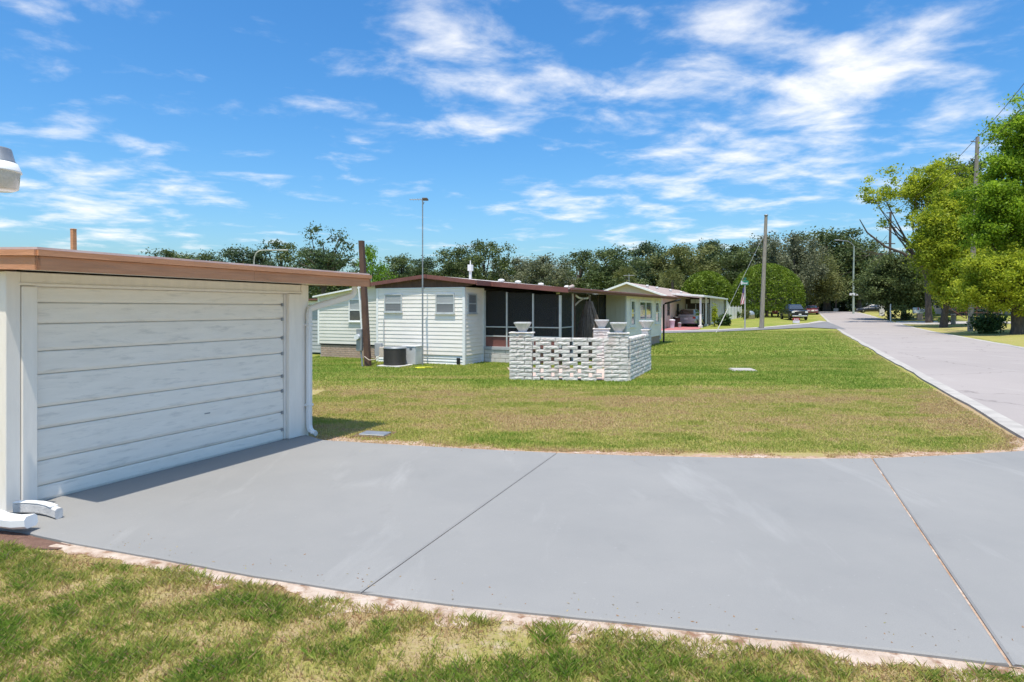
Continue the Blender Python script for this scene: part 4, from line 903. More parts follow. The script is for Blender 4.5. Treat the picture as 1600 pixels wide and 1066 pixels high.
MB().rtube([(-6.5, -.52, 2.86), (-3, -.52, 4.07), (.45, -.52, 2.88)], .05, .17).build('bargeboard', M_trim, h2)
for y in (3, 6.5, 12, 17): MB().lathe([(.12, 0), (.12, .15), (.18, .16), (.1, .28)], 10, (-2.1 + .05 * y, y, 3.78 - .02 * y)).build('roof_vent', M_trim, h2)
MB().tube([(-3.4, 2, 3.9), (-3.4, 2, 5.0)], .03, 6).build('antenna', M_grey, h2); MB().tube([(-3.9, 2, 4.85), (-2.9, 2, 4.85)], .02, 6).build('antenna_element', M_grey, h2)
MB().slab([(.0, 4.2, 3.24), (2.85, 4.2, 3.02), (2.85, 25.5, 3.02), (.0, 25.5, 3.24)], .10).build('carport_roof', M_trim, h2)
MB().rtube([(2.88, 4.2, 2.95), (2.88, 25.5, 2.95)], .07, .18).build('carport_gutter', M_trim, h2); MB().rtube([(0.46, 4.17, 3.14), (2.88, 4.17, 2.96)], .06, .17).build('carport_fascia', M_trim, h2)
for y in (4.6, 8.4): box('carport_post', M_trim, h2, 2.45, 2.62, y, y + .17, 0, 2.95, .01); 
for y in (4.6, 8.4): box('post_base', M_skblock, h2, 2.36, 2.72, y - .1, y + .27, 0, .32, .02)
sr = box('screen_room', M_porch, h2, .02, 2.45, 12.2, 25, 0, 2.9, 0)
for y in np.arange(12.0, 25.2, 1.62): box('mullion', M_trim, sr, 2.46, 2.62, y, y + .15, 0, 2.93, 0)
box('base_panel', M_trim, sr, 2.452, 2.50, 12.2, 25, 0, .5, 0)
for x in (.1, 1.0, 1.75, 2.3): box('mullion', M_trim, sr, x, x + .07, 12.12, 12.19, 0, 2.3, 0)
for i in range(4): box('valance', M_trim, sr, .55 + i * .46, .98 + i * .46, 12.05, 12.1, 2.38, 2.78, 0)
box('side_window', M_glassd, h2, .004, .03, 2.2, 3.3, 1.2, 2.3, 0); box('side_window', M_glassd, h2, .004, .03, 7, 8.1, 1.2, 2.3, 0)
def h2w(b, a): q = Vector((p2.x, p2.y)) + BX * b + AX * a; return Vector((q.x, q.y, float(hgt(q.x, q.y))))
p2 = p.copy()
def bin_(label, loc, mat, s=1.0):
    t = thing('bin', label, 'bin', loc, -TH, 'bins by the carport wall'); MB().lathe([(.20 * s, 0), (.26 * s, .7 * s), (.28 * s, .72 * s)], 14).build('body', mat, t); MB().lathe([(.29 * s, .72 * s), (.28 * s, .77 * s), (.1 * s, .82 * s)], 14).build('lid', mat, t)
bin_('white round bin against the carport wall', h2w(.45, 2.0), M_signw, 1.0); bin_('black round bin beside the white bin under the carport', h2w(.45, 4.3), M_black, 1.25); bin_('small grey bin left of the silver car', h2w(.85, 3.6), M_grey_shade, .6)

# ------------------------------------------------------------------ vehicles
def wheel(parent, x, y, r=.34, w=.22):
    t = MB().lathe([(r * .6, -w/2), (r * .93, -w/2), (r, -w*.36), (r, w*.36), (r * .93, w/2), (r * .6, w/2)], 20)
    M = Matrix.Translation((x, y, r)) @ Matrix.Rotation(R(90), 4, 'Y'); t.v = [tuple(M @ Vector(v)) for v in t.v]
    o = t.build('wheel', M_rubber, parent); s = 1 if x > 0 else -1
    rm = MB().lathe([(.02, s * w * .50), (r * .2, s * w * .52), (r * .56, s * w * .46), (r * .6, s * w * .38)], 14); rm.v = [tuple(M @ Vector(v)) for v in rm.v]; rm.build('rim', M_chrome, o)
def ring(y, w, z0, z1, c=.12, tum=0.0):
    h = z1 - z0; return [(-w + c, y, z0), (w - c, y, z0), (w, y, z0 + c), (w - tum * .3, y, z0 + h * .55), (w - tum, y, z1 - c), (w - tum - c, y, z1), (-w + tum + c, y, z1), (-w + tum, y, z1 - c), (-w + tum * .3, y, z0 + h * .55), (-w, y, z0 + c)]
def car(name, label, cat, loc, rz, paint, L, Wd, hood, belt, roof, style):
    """nose towards local +y; y runs -L/2..L/2"""
    t = thing(name, label, cat, loc, rz); w = Wd / 2; l = L / 2
    if style == 'suv': st = [(-l, w*.86, .42, belt*.88), (-l+.06, w*.95, .30, belt*.97), (-l+.35, w, .24, belt), (-.3, w, .22, belt), (l-1.15, w, .22, hood), (l-.4, w*.97, .24, hood*.94), (l-.08, w*.88, .30, hood*.82), (l, w*.76, .40, hood*.70)]
    elif style == 'truck': st = [(-l, w*.95, .55, belt), (-l+.1, w, .48, belt), (-.2, w, .42, belt), (l-1.6, w, .42, belt), (l-1.5, w, .42, hood), (l-.25, w*.98, .42, hood*.97), (l-.05, w*.95, .46, hood*.92), (l, w*.90, .52, hood*.86)]
    else: st = [(-l, w*.82, .42, belt*.86), (-l+.08, w*.93, .30, belt*.97), (-l+.5, w, .22, belt), (0, w, .20, belt), (l-1.1, w, .20, hood), (l-.35, w*.96, .22, hood*.90), (l-.06, w*.86, .28, hood*.78), (l, w*.74, .38, hood*.66)]
    MB().loft([ring(y, ww, a, b, .09, .05) for y, ww, a, b in st], True).build('body', paint, t)
    if style == 'suv': cb = [(-l+.10, w*.80, belt-.05, belt+.05), (-l+.42, w*.86, belt-.05, roof-.06), (-l+.9, w*.88, belt-.05, roof), (-.2, w*.88, belt-.05, roof), (.35, w*.87, belt-.05, roof-.08), (l-1.2, w*.84, belt-.05, hood+.02)]
    elif style == 'truck': cb = [(-.95, w*.86, belt-.05, belt+.1), (-.85, w*.87, belt-.05, roof-.05), (-.6, w*.88, belt-.05, roof), (.35, w*.88, belt-.05, roof), (.6, w*.88, belt-.05, roof-.06), (l-1.35, w*.84, belt-.05, hood+.04)]
    else: cb = [(-l+.65, w*.78, belt-.05, belt+.04), (-l+1.3, w*.82, belt-.05, roof-.05), (-.4, w*.84, belt-.05, roof), (.15, w*.84, belt-.05, roof-.03), (l-1.15, w*.80, belt-.05, hood+.02)]
    MB().loft([ring(y, ww, a, b, .06, .16) if b - a > .3 else ring(y, ww, a, b, .03, .02) for y, ww, a, b in cb], True).build('cabin', paint, t)
    def glass(nm, pts, off):
        n_ = (Vector(pts[1]) - Vector(pts[0])).cross(Vector(pts[2]) - Vector(pts[0])).normalized(); c_ = sum((Vector(q) for q in pts), Vector()) / 4
        if n_.dot(Vector((c_.x, c_.y - cb[2][0] * .5, .2 * (c_.z)))) < 0: n_ = -n_
        MB().add([Vector(q) + n_ * off for q in pts] + [Vector(q) - n_ * .02 for q in pts], [(0, 1, 2, 3), (7, 6, 5, 4), (0, 4, 5, 1), (1, 5, 6, 2), (2, 6, 7, 3), (3, 7, 4, 0)]).build(nm, M_carglass, t)
    fa, fb = cb[-2], cb[-1]; ww = w * .70
    glass('windscreen', [(-ww*.92, fa[0]+.08, fa[3]-.07), (ww*.92, fa[0]+.08, fa[3]-.07), (w*.80, fb[0]-.06, fb[3]+.05), (-w*.80, fb[0]-.06, fb[3]+.05)], .03)
    ra, rb = cb[1], cb[0]
    glass('rear_window', [(-ww*.9, ra[0]-.05, ra[3]-.06), (ww*.9, ra[0]-.05, ra[3]-.06), (w*.74, rb[0]+.03, rb[3]+.10), (-w*.74, rb[0]+.03, rb[3]+.10)], .035)
    for s in (-1, 1):
        ya, yb = cb[1][0] + .25, cb[-2][0] + .1; ym = (ya + yb) / 2
        for y0_, y1_ in ((ya, ym - .04), (ym + .04, yb)):
            glass('side_window', [(s*(w*.88+.0), y0_, belt+.03), (s*(w*.88+.0), y1_, belt+.03), (s*(w*.88-.12), y1_ - .05, roof-.13), (s*(w*.88-.12), y0_ + .05, roof-.13)], .02)
        wx = w - .10; r_ = .40 if style == 'truck' else .34
        wheel(t, s * wx, l - .88, r_); wheel(t, s * wx, -l + .85, r_)
        MB().box(s*(w+.02) - .08, s*(w+.02) + .10, cb[-2][0] + .42, cb[-2][0] + .55, belt + .02, belt + .17, .03).build('mirror', paint, t)
        if style == 'truck': MB().box(s*w*.74 - .16, s*w*.74 + .16, l - .06, l + .012, hood*.70, hood*.86, .02).build('headlight', M_lens, t)
        else: MB().box(s*w*.58 - .19, s*w*.58 + .19, l - .13, l - .005, hood*.62, hood*.74, .03).build('headlight', M_lens, t)
        MB().box(s*w*.80 - .15, s*w*.80 + .12, -l - .012, -l + .12, belt*.72, belt*.93, .03).build('tail_light', M_tail, t)
    MB().box(-w*.52, w*.52, l - .05, l + .02, hood*.42, hood*.80 if style == 'truck' else hood*.56, .02).build('grille', M_black, t)
    bz_ = (.40, .56) if style == 'truck' else (.26, .44)
    MB().box(-w*.86, w*.86, l - .10, l + .06, bz_[0], bz_[1], .04).build('front_bumper', M_chrome if style == 'truck' else paint, t); MB().box(-w*.86, w*.86, -l - .05, -l + .12, bz_[0] + .02, bz_[1] + .08, .04).build('rear_bumper', paint, t)
    MB().box(-.16, .16, l + .055, l + .075, bz_[1] + .05, bz_[1] + .19, .004).build('plate', M_plate, t); MB().box(-.17, .17, -l - .03, -l - .012, belt*.66, belt*.66 + .15, .004).build('plate', M_plate, t)
    MB().box(-w*.8, w*.8, -l + .2, l - .2, .20, .30).build('underbody', M_black, t)
    if style == 'suv': MB().box(-w*.6, w*.6, -l - .02, -l + .02, belt*.86, belt*.90, .006).build('trim_strip', M_chrome, t)
    return t
q = h2w(1.18, 8.1); car('parked_car', 'silver car parked tail-out under the white carport', 'car', q, -TH - R(3), M_silver, 4.5, 1.83, 1.0, 1.02, 1.66, 'suv')
q = onY(1240, 79); car('pickup_truck', 'black pickup truck facing the camera on the far lawn', 'truck', q, R(180) - R(9), M_blackcar, 5.4, 2.02, 1.22, 1.26, 1.92, 'truck')
q = onY(1268, 101); car('parked_car', 'dark red car with bright headlights at the end of the street', 'car', q, R(180) - R(22), M_redcar, 4.6, 1.82, .92, .95, 1.48, 'sedan')
q = onY(1362, 112); car('parked_car', 'dark car half hidden behind the pale pedestal', 'car', q, R(70), M_blackcar, 4.6, 1.82, .92, .95, 1.46, 'sedan')
# riding mower under the clipped tree
q = onY(1211, 90); mo = thing('riding_mower', 'small red and white mower standing under the clipped tree', 'mower', q, R(160))
MB().loft([ring(y, w_, a, b, .06, .05) for y, w_, a, b in ((-.2, .34, .35, .60), (.2, .36, .35, .95), (.8, .33, .35, .92), (.95, .25, .42, .75))], True).build('hood', M_redcar, mo)
MB().loft([ring(y, w_, a, b, .05, .03) for y, w_, a, b in ((-.75, .42, .45, .75), (-.5, .45, .45, .80), (-.2, .42, .40, .70))], True).build('fender', M_tail, mo)
box('seat', M_signw, mo, -.24, .24, -.68, -.25, .80, .92, .04); box('seat_back', M_signw, mo, -.24, .24, -.76, -.66, .90, 1.35, .04)
MB().tube([(0, .15, .9), (0, -.02, 1.2)], .025, 6).build('steering_column', M_black, mo); MB().tube([(.2 * math.cos(a), -.02 + .12 * math.sin(a), 1.2 + .12 * math.sin(a)) for a in np.linspace(0, 6.28, 14)], .018, 6).build('steering_wheel', M_black, mo)
for s in (-1, 1): wheel(mo, s * .42, -.5, .30, .22); wheel(mo, s * .38, .65, .20, .14)
q = onY(1172.5, 82); bi = thing('storage_bin', 'beige bin with grey domed lid between bushes', 'bin', q, 0); MB().lathe([(.50, 0), (.56, .05), (.52, .5), (.55, .55)], 16).build('body', M_tan, bi); MB().lathe([(.52, .55), (.48, .80), (.30, .98), (.05, 1.05)], 16).build('lid', M_bluecar, bi)

# ------------------------------------------------------------------ poles, wires, signs, boxes
def pole(name, label, px_b, Y, py_t, r, mat, lean_px=0, arms=(), extra=None, ht=None):
    b = onY(px_b, Y); t = thing(name, label, 'pole', b, 0); z = zat(py_t, Y) - b.z; lx = lean_px / F * Y
    MB().tube([(lx * u, 0, z * u) for u in (0, .25, .5, .75, 1)], [r * (1 - .35 * u) for u in (0, .25, .5, .75, 1)], 12).build('shaft', mat, t)
    for zz, w_, th in arms: MB().box(-w_, w_, -.06, .06, zz * z, zz * z + .12, .01, Matrix.Translation((lx * zz, 0, 0)) @ Matrix.Rotation(th, 4, 'Z')).build('crossarm', mat, t)
    return t, b, z, lx
pA = pole('utility_pole', 'grey wooden utility pole by the street sign', 1190, 56, 337, .20, M_pole, 7)
MB().lathe([(.17, 0), (.19, .04), (.1, .10)], 10, (pA[3], 0, pA[2])).build('cap', M_grey, pA[0])
gw = G(1119, 520); g2 = thing('guy_wire', 'steel guy wire slanting down left from the grey pole', 'wire', (gw.x, gw.y, gw.z), 0)
e = Vector((pA[1].x + pA[3] * .9, pA[1].y, pA[1].z + pA[2] * .86)) - gw
MB().tube([(0, 0, 0), e], .013, 6).build('wire', M_grey, g2); MB().tube([e * .0, e * .2], .035, 6).build('guard', M_cpole, g2)
pB = pole('utility_pole', 'tall grey power pole rising out of the right-hand trees', 1516, 50, 214, .20, M_pole, 11.5)
for zz, s in ((.975, .28), (.885, .28)): MB().tube([(pB[3]*zz - .15, 0, pB[2]*zz), (pB[3]*zz - .50, 0, pB[2]*zz + .03)], .05, 7).build('insulator', M_grey, pB[0])
pC = pole('utility_pole', 'dark wooden power pole with crossarms before the leaning oak', 1389, 80, 331, .20, M_poled, 2.5, ((.985, .5, 0), (.85, .9, R(10)), (.70, .7, R(10))))
pD = pole('utility_pole', 'thin far pole with white transformer above the round tree', 1248, 118, 402, .16, M_pole, 0)
MB().lathe([(.25, 0), (.27, .1), (.27, 1.0), (.15, 1.1)], 12, (-.4, -.2, pD[2] * .70)).build('transformer', M_trim, pD[0]); MB().box(-.7, .7, -.06, .06, pD[2]*.93, pD[2]*.93+.12).build('crossarm', M_pole, pD[0])
pE = pole('utility_pole', 'thin dark pole at the left side of the street end', 1306, 128, 412, .15, M_poled, 0, ((.95, .8, 0),))
MB().box(-.4, .4, -.2, .2, 0, .7, .03).build('base_box', M_tan, pE[0])
# street lights
b = onY(1333.5, 105); sl_ = thing('street_light', 'grey green street light column with sign beside the street', 'street light', b, 0); z = zat(385, 105) - b.z
M_gpole = pm('green_grey_pole', (.36, .42, .36), (.28, .33, .28), scale=3, rough=.6)
MB().tube([(0, 0, 0), (0, 0, z * .6), (.1, 0, z)], [.17, .14, .10], 10).build('column', M_gpole, sl_)
MB().tube([(.1, 0, z), (-.4, 0, z + .55), (-1.0, 0, z + .85), (-2.4, 0, z + 1.0)], .06, 7).build('arm', M_grey, sl_); MB().box(-3.1, -2.3, -.16, .16, z + .92, z + 1.1, .05).build('lamp_head', M_grey, sl_); MB().box(-.75, .75, -.22, -.18, 3.0, 3.35, .02).build('small_sign', M_signw, sl_)
b = onY(397, 62); s2 = thing('street_light', 'street lamp with curved arm showing over the garage roof', 'street light', b, 0); z = zat(412, 62)
MB().tube([(0, 0, 0), (0, 0, z)], [.12, .07], 8).build('column', M_cpole, s2); MB().tube([(0, 0, z), (.05, 0, z + .5), (.22, 0, z + .9), (.55, 0, z + 1.12), (1.2, 0, z + 1.17), (2.6, 0, z + 1.16)], .065, 7).build('arm', M_cpole, s2); MB().box(2.5, 3.3, -.16, .16, z + 1.07, z + 1.23, .05).build('lamp_head', M_cpole, s2)
# wires
def wire(label, a, b, sag, r=.018):
    a, b = Vector(a), Vector(b); t = thing('power_line', label, 'wire', a, 0); d = b - a
    MB().tube([d * u - Vector((0, 0, sag * 4 * u * (1 - u))) for u in np.linspace(0, 1, 14)], r, 5).build('cable', M_poled, t)
tb = lambda P, zz: (P[1].x + P[3] * zz - .4, P[1].y, P[1].z + P[2] * zz)
wire('upper power line rising off frame from the tall grey pole', tb(pB, .975), (22.5, 24, 14.9), .5); wire('lower power line rising off frame from the tall grey pole', tb(pB, .885), (22.0, 24, 13.2), .5)
wire('upper power line between the tall grey and dark poles', tb(pB, .97), tb(pC, .985), .7, .022); wire('lower power line between the tall grey and dark poles', tb(pB, .88), tb(pC, .85), .7, .022)
q1 = onY(1333, 105); wire('wire from the dark pole down to the street light column', tb(pC, .78), (q1.x, 105, q1.z + 8.6), .8, .025); wire('thin wire strung low before the far treeline', tb(pD, .75), (q1.x, 105, q1.z + 7.0), .9, .025)
# street name sign and flag
b = G(1164, 515); sg = thing('street_sign', 'green street name sign on a thin grey post', 'sign', b, 0); Ys = b.y
z1 = zat(446, Ys) - b.z; MB().tube([(0, 0, 0), (0, 0, z1)], .055, 8).build('post', M_cpole, sg)
bl_ = MB().box(-.34, .30, -.015, .015, z1 + .02, z1 + .40, .01).build('blade', M_green, sg); 
xx = -.22
for w_, hh in ((.05, .20), (.02, .20), (.05, .13), (.06, .13), (.05, .13), (.05, .13), (.035, .17)): MB().box(xx, xx + w_, -.021, -.016, z1 + .10, z1 + .10 + hh).build('letter', M_signw, bl_); xx += w_ + .018
MB().box(-.34, -.24, -.020, -.016, z1 + .05, z1 + .37).build('panel', M_signw, bl_); MB().box(-.015, .015, -.28, .30, z1 + .44, z1 + .66, .01).build('blade', M_green, sg); MB().tube([(0, 0, z1 + .38), (0, 0, z1 + .46)], .03, 6).build('bracket', M_grey, sg)
# flag hangs on its own small staff in front of the round tree
bf = onY(1163, 60); fl = thing('flag', 'small faded striped flag drooping behind the street sign post', 'flag', bf, 0); zf = zat(448, 60) - bf.z
MB().tube([(.10, 0, 0), (.10, 0, zf + .15)], .025, 6).build('staff', M_cpole, fl)
ns = 9
for k in range(ns):
    vs = []
    for j in range(9):
        u = j / 8
        for e_ in (0, 1):
            s_ = (k + e_) / ns; x_ = .08 - .50 * s_ ** .9 * (.35 + .65 * u) ; zz = zf - 1.55 * u - .22 * s_; vs.append((x_ - .05 * math.sin(4 * u + 6 * s_), .09 * math.sin(9 * s_ + 2 * u), zz))
    MB().add(vs, [(2*j, 2*j+1, 2*j+3, 2*j+2) for j in range(8)], True).build('stripe', (M_fredst if k % 2 else M_fwhite), fl)
MB().add([(x_, -.10 - .02 * math.sin(i), z_) for i, (x_, z_) in enumerate(((-.02, zf - .05), (-.16, zf - .1), (-.22, zf - .62), (-.02, zf - .6)))], [(0, 1, 2, 3)]).build('canton', M_fblue, fl)
# yard sign
b = onY(1244, 66); ysn = thing('yard_sign', 'red and white yard sign at the corner of the side street', 'sign', b, R(6)); zb_ = zat(511.5, 66) - b.z; zz0 = max(zb_, .12)
box('panel', M_signw, ysn, -.36, .36, -.02, .02, zz0, zz0 + .30, .006); box('header', M_signred, ysn, -.38, .38, -.022, .022, zz0 + .302, zz0 + .54, .006)
for x in (-.34, .34): MB().tube([(x, .03, 0), (x, .03, zz0 + .62)], .02, 6).build('stake', M_black, ysn)
for x in (-.18, 0, .18): box('mark', M_signw, ysn, x - .06, x + .06, -.028, -.0225, zz0 + .36, zz0 + .48, 0)
# far verge: mailbox, pedestals, bollard
b = G(1437, 500); mbx = thing('mailbox', 'brick mailbox post with white rounded box on the far verge', 'mailbox', b, -TH); k = b.y / 60
box('post', M_brick, mbx, -.22*k, .22*k, -.22*k, .22*k, 0, .62*k, .01); box('shelf', M_skblock, mbx, -.55*k, .5*k, -.25*k, .25*k, .60*k, .70*k, .02)
MB().loft([[(x_*k, y_*k, z_*k) for y_, z_ in ((-.24, .70), (.24, .70), (.25, .95), (.18, 1.10), (0, 1.17), (-.18, 1.10), (-.25, .95))] for x_ in (-.56, -.02)]).build('box', M_trim, mbx)
MB().loft([[(x_*k, y_*k, z_*k) for y_, z_ in ((-.2, .72), (.2, .72), (.21, .92), (.12, 1.02), (-.12, 1.02), (-.21, .92))] for x_ in (.0, .62)]).build('box', M_grey, mbx); box('flag', M_signred, mbx, -.2*k, -.1*k, -.28*k, -.255*k, .95*k, 1.15*k, 0)
b = G(1378, 493.5); k = b.y / 60; pe = thing('utility_pedestal', 'pale tall utility pedestal beside the far end of the street', 'utility box', b, -TH); box('body', M_bowl, pe, -.2*k, .2*k, -.18*k, .18*k, .0, .92*k, .03); box('cap', M_bowl, pe, -.22*k, .22*k, -.2*k, .2*k, .92*k, 1.0*k, .03); box('base', M_skblock, pe, -.26*k, .26*k, -.24*k, .24*k, 0, .06*k, .01)
b = G(1489.5, 507); k = b.y / 60; pe = thing('bollard', 'squat dark grey post with flat top on the right verge', 'bollard', b, 0); MB().lathe([(.20*k, 0), (.19*k, .85*k), (.22*k, .86*k), (.22*k, .95*k), (.1*k, .98*k)], 14).build('shaft', M_pole, pe); MB().lathe([(.25*k, 0), (.25*k, .04)], 14).build('base', M_mulch, pe)
b = onY(1391.5, 76); st_ = thing('marker_post', 'thin white marker stake at the foot of the dark pole', 'post', b, 0); MB().tube([(0, 0, 0), (0, 0, 1.9)], .07, 8).build('shaft', M_trim, st_); MB().lathe([(.075, 1.9), (.03, 1.98)], 8).build('cap', M_trim, st_)
# rusty fence and pale house on the right behind the trees
fa_ = onY(1478, 74); fb_ = onY(1560, 70); rfence = thing('rail_fence', 'rusty rail fence with leaning rail behind the right-hand trees', 'fence', fa_, math.atan2(fb_.y - fa_.y, fb_.x - fa_.x)); Lf = (fb_ - fa_).length
for i in range(6): MB().tube([(Lf * i / 5, 0, 0), (Lf * i / 5, 0, 1.55)], .06, 6).build('fence_post', M_wirefence, rfence)
for z in (.75, 1.25): MB().tube([(0, -.08, z), (Lf, -.08, z)], .03, 6).build('rail', M_wirefence, rfence)
MB().tube([(.3, -.16, 1.3), (Lf * .38, -.16, .15)], .05, 6).build('leaning_rail', M_wirefence, rfence)
q = onY(1482, 88); h3 = thing('pale_house', 'pale pink house glimpsed under the right-hand trees', 'house', q, R(-8))
box('wall', M_tan, h3, 0, 16, 0, 7, 0, 2.6, 0); box('base_band', M_trim, h3, -.03, 16.03, -.05, -.005, .5, 1.0, 0); MB().loft([[(x_, y_, z_) for y_, z_ in ((-.6, 2.55), (3.5, 3.9), (7.6, 2.55))] for x_ in (-.5, 16.5)]).build('roof', M_roofw, h3)
for x in (2, 6, 10): w_ = box('window', M_trim, h3, x, x + 1.5, -.06, -.004, 1.15, 2.2, 0); box('pane', M_glassd, w_, x + .1, x + 1.4, -.07, -.061, 1.25, 2.1, 0)
# white fence and plants beside the screen room
fa_ = h2w(2.8, 24.4); fb_ = onY(1166, 92); wf = thing('white_fence', 'white vinyl fence beyond the end of the carport', 'fence', fa_, math.atan2(fb_.y - fa_.y, fb_.x - fa_.x)); Lf = (fb_ - fa_).length; nb = int(Lf / .5)
for i in range(nb): box('fence_board', M_trim, wf, i * .5 + .01, i * .5 + .49, -.03, .03, .05, 1.65 + (.9 * max(0, 1 - i / 5.0)), .01)
for i in range(0, nb + 1, 5): box('fence_post', M_trim, wf, i * .5 - .07, i * .5 + .07, -.08, -.031, 0, 1.8, .01)

# ------------------------------------------------------------------ vegetation
def leafmesh(name, P, size, tint, mat, up=.35, seed=1, aspect=.55, dirs=None):
    r_ = np.random.default_rng(seed); n = len(P); d = r_.normal(size=(n, 3)) if dirs is None else dirs + r_.normal(size=(n, 3)) * .35
    d /= np.linalg.norm(d, axis=1)[:, None]; nn = r_.normal(size=(n, 3)); nn[:, 2] += up * 2; s = np.cross(d, nn); s /= np.linalg.norm(s, axis=1)[:, None] + 1e-9
    L = (size * r_.uniform(.45, 1.45, n))[:, None]; Wd = L * aspect
    v = np.stack([P - d * L * .5, P + s * Wd * .5, P + d * L * .5, P - s * Wd * .5], 1).astype(np.float32)
    me = bpy.data.meshes.new(name); me.vertices.add(n*4); me.vertices.foreach_set('co', v.ravel()); me.loops.add(n*4); me.loops.foreach_set('vertex_index', np.arange(n*4, dtype=np.int32))
    me.polygons.add(n); me.polygons.foreach_set('loop_start', np.arange(0, n*4, 4, dtype=np.int32)); me.polygons.foreach_set('loop_total', np.full(n, 4, np.int32)); me.update(calc_edges=True)
    at = me.attributes.new('tint', 'FLOAT', 'FACE'); at.data.foreach_set('value', np.clip(tint, 0, 1).astype(np.float32)); me.materials.append(mat); return me
def clumps(seed, n, cx_=0, cy_=0, zc=7, rx=5, ry=5, rz=5, shell=.55, low=-1.0):
    r_ = np.random.default_rng(seed); out = []
    while len(out) < n:
        d = r_.normal(size=3); d /= np.linalg.norm(d)
        if d[2] < low: continue
        rr = shell + (1 - shell) * r_.uniform(0, 1); wob_ = min(1.3, 1 + .22 * math.sin(3 * math.atan2(d[1], d[0]) + seed) * r_.uniform(.3, 1) + .09 * r_.normal())
        out.append((cx_ + d[0]*rx*rr*wob_, cy_ + d[1]*ry*rr*wob_, zc + d[2]*rz*rr*wob_))
    return np.array(out)
def crown(name, seed, cl_, rc, per, size, mat, flat=.7, up=.35, zspan=None):
    r_ = np.random.default_rng(seed + 99); Ps = []; Ts = []
    zmin, zmax = cl_[:, 2].min(), cl_[:, 2].max()
    for c in cl_:
        R_ = rc * r_.uniform(.55, 1.25); m = int(per * r_.uniform(.6, 1.3)); d = r_.normal(size=(m, 3)); d /= np.linalg.norm(d, axis=1)[:, None]
        q = d * (R_ * np.clip(np.abs(r_.normal(.62, .30, m)), 0, 1.12))[:, None]; q[:, 2] *= flat; Ps.append(c + q); Ts.append(np.full(m, r_.uniform(.15, .8)) + r_.normal(0, .09, m))
    return leafmesh(name, np.concatenate(Ps), size, np.concatenate(Ts), mat, up, seed)
def trunkmesh(name, seed, h, r, cl_, nl=9, lean=(0, 0), mat=None, split=.45):
    r_ = random.Random(seed); mb = MB(); top = Vector((lean[0], lean[1], h)); pts = [Vector((0, 0, -.2))]
    for u in (.15, .35, .6, .8, 1): pts.append(Vector((lean[0]*u + r_.uniform(-.15, .15)*u, lean[1]*u + r_.uniform(-.15, .15)*u, h*u)))
    mb.tube(pts, [r*1.35, r, r*.85, r*.62, r*.4, r*.15], 9)
    for c in r_.sample(list(range(len(cl_))), min(nl, len(cl_))):
        c = Vector(cl_[c]); u = min(max(split + r_.uniform(-.1, .3), .2), .9); a = Vector((lean[0]*u, lean[1]*u, h*u)); 
        m = a.lerp(c, .5) + Vector((r_.uniform(-.3, .3), r_.uniform(-.3, .3), -.06 * (c - a).length)); mb.tube([a, a.lerp(m, .5), m, m.lerp(c, .55), c], [r*.42, r*.34, r*.25, r*.16, r*.05], 6, cap=False)
    return mb.mesh(name, mat or M_bark)
# six kinds of far tree, each 12 m tall with a crown about 10 m wide
KINDS = {}
def mk(key, seed, ncl, rc, per, size, mat, zc=6.6, rx=4.4, rz=4.6, shell=.35, low=-1, flat=.75, nl=8):
    cl_ = clumps(seed, ncl, zc=zc, rx=rx, ry=rx, rz=rz, shell=shell, low=low); cl_[:, 2] = np.clip(cl_[:, 2], 1.2, 11.2); cl_[:5] = np.random.default_rng(seed).normal(size=(5, 3)) * [1.3, 1.3, .5] + [0, 0, zc + rz * .82]; far = (cl_[:, 2] > zc + rz * .9); cl_[far, :2] *= .6
    KINDS[key] = (crown('crown_' + key, seed, cl_, rc, per, size, mat, flat), trunkmesh('trunk_' + key, seed, 9.5, .32, cl_, nl))
mk('oak', 1, 74, 1.5, 300, .30, L_oak, zc=6.2); mk('broad', 2, 72, 1.55, 300, .30, L_dark, zc=5.8, rx=4.8, rz=4.8); mk('olive', 3, 74, 1.4, 290, .29, L_olive, zc=6.2)
mk('moss', 4, 76, 1.35, 290, .29, L_grey, flat=1.25, zc=6.0); mk('wispy', 5, 96, 1.0, 62, .30, L_dark, zc=7.0, rx=4.0, rz=4.6, shell=.1, nl=40); mk('lime', 6, 46, 1.3, 150, .34, L_lime, zc=6.8, rx=3.8, rz=4.8)
mk('gappy', 7, 48, 1.35, 210, .30, L_oak, zc=7.2, rx=5.0, rz=4.4, shell=.45, nl=18)
def tree(label, px, py_t, Y, wpx, key, group='trees of the far treeline', mat=None, rz=None, name='tree', sx_=None):
    b = onY(px, Y); hgt_ = zat(py_t - 4, Y) - b.z; s = hgt_ / 12.0; sw = wpx / F * Y / 7.7
    t = thing(name, label, 'tree', b, random.uniform(0, 6.28) if rz is None else rz, group); t.scale = (sw, sw, s)
    c = inst('crown', KINDS[key][0], t)
    if mat: c.material_slots[0].link = 'OBJECT'; c.material_slots[0].material = mat
    inst('trunk', KINDS[key][1], t); return t
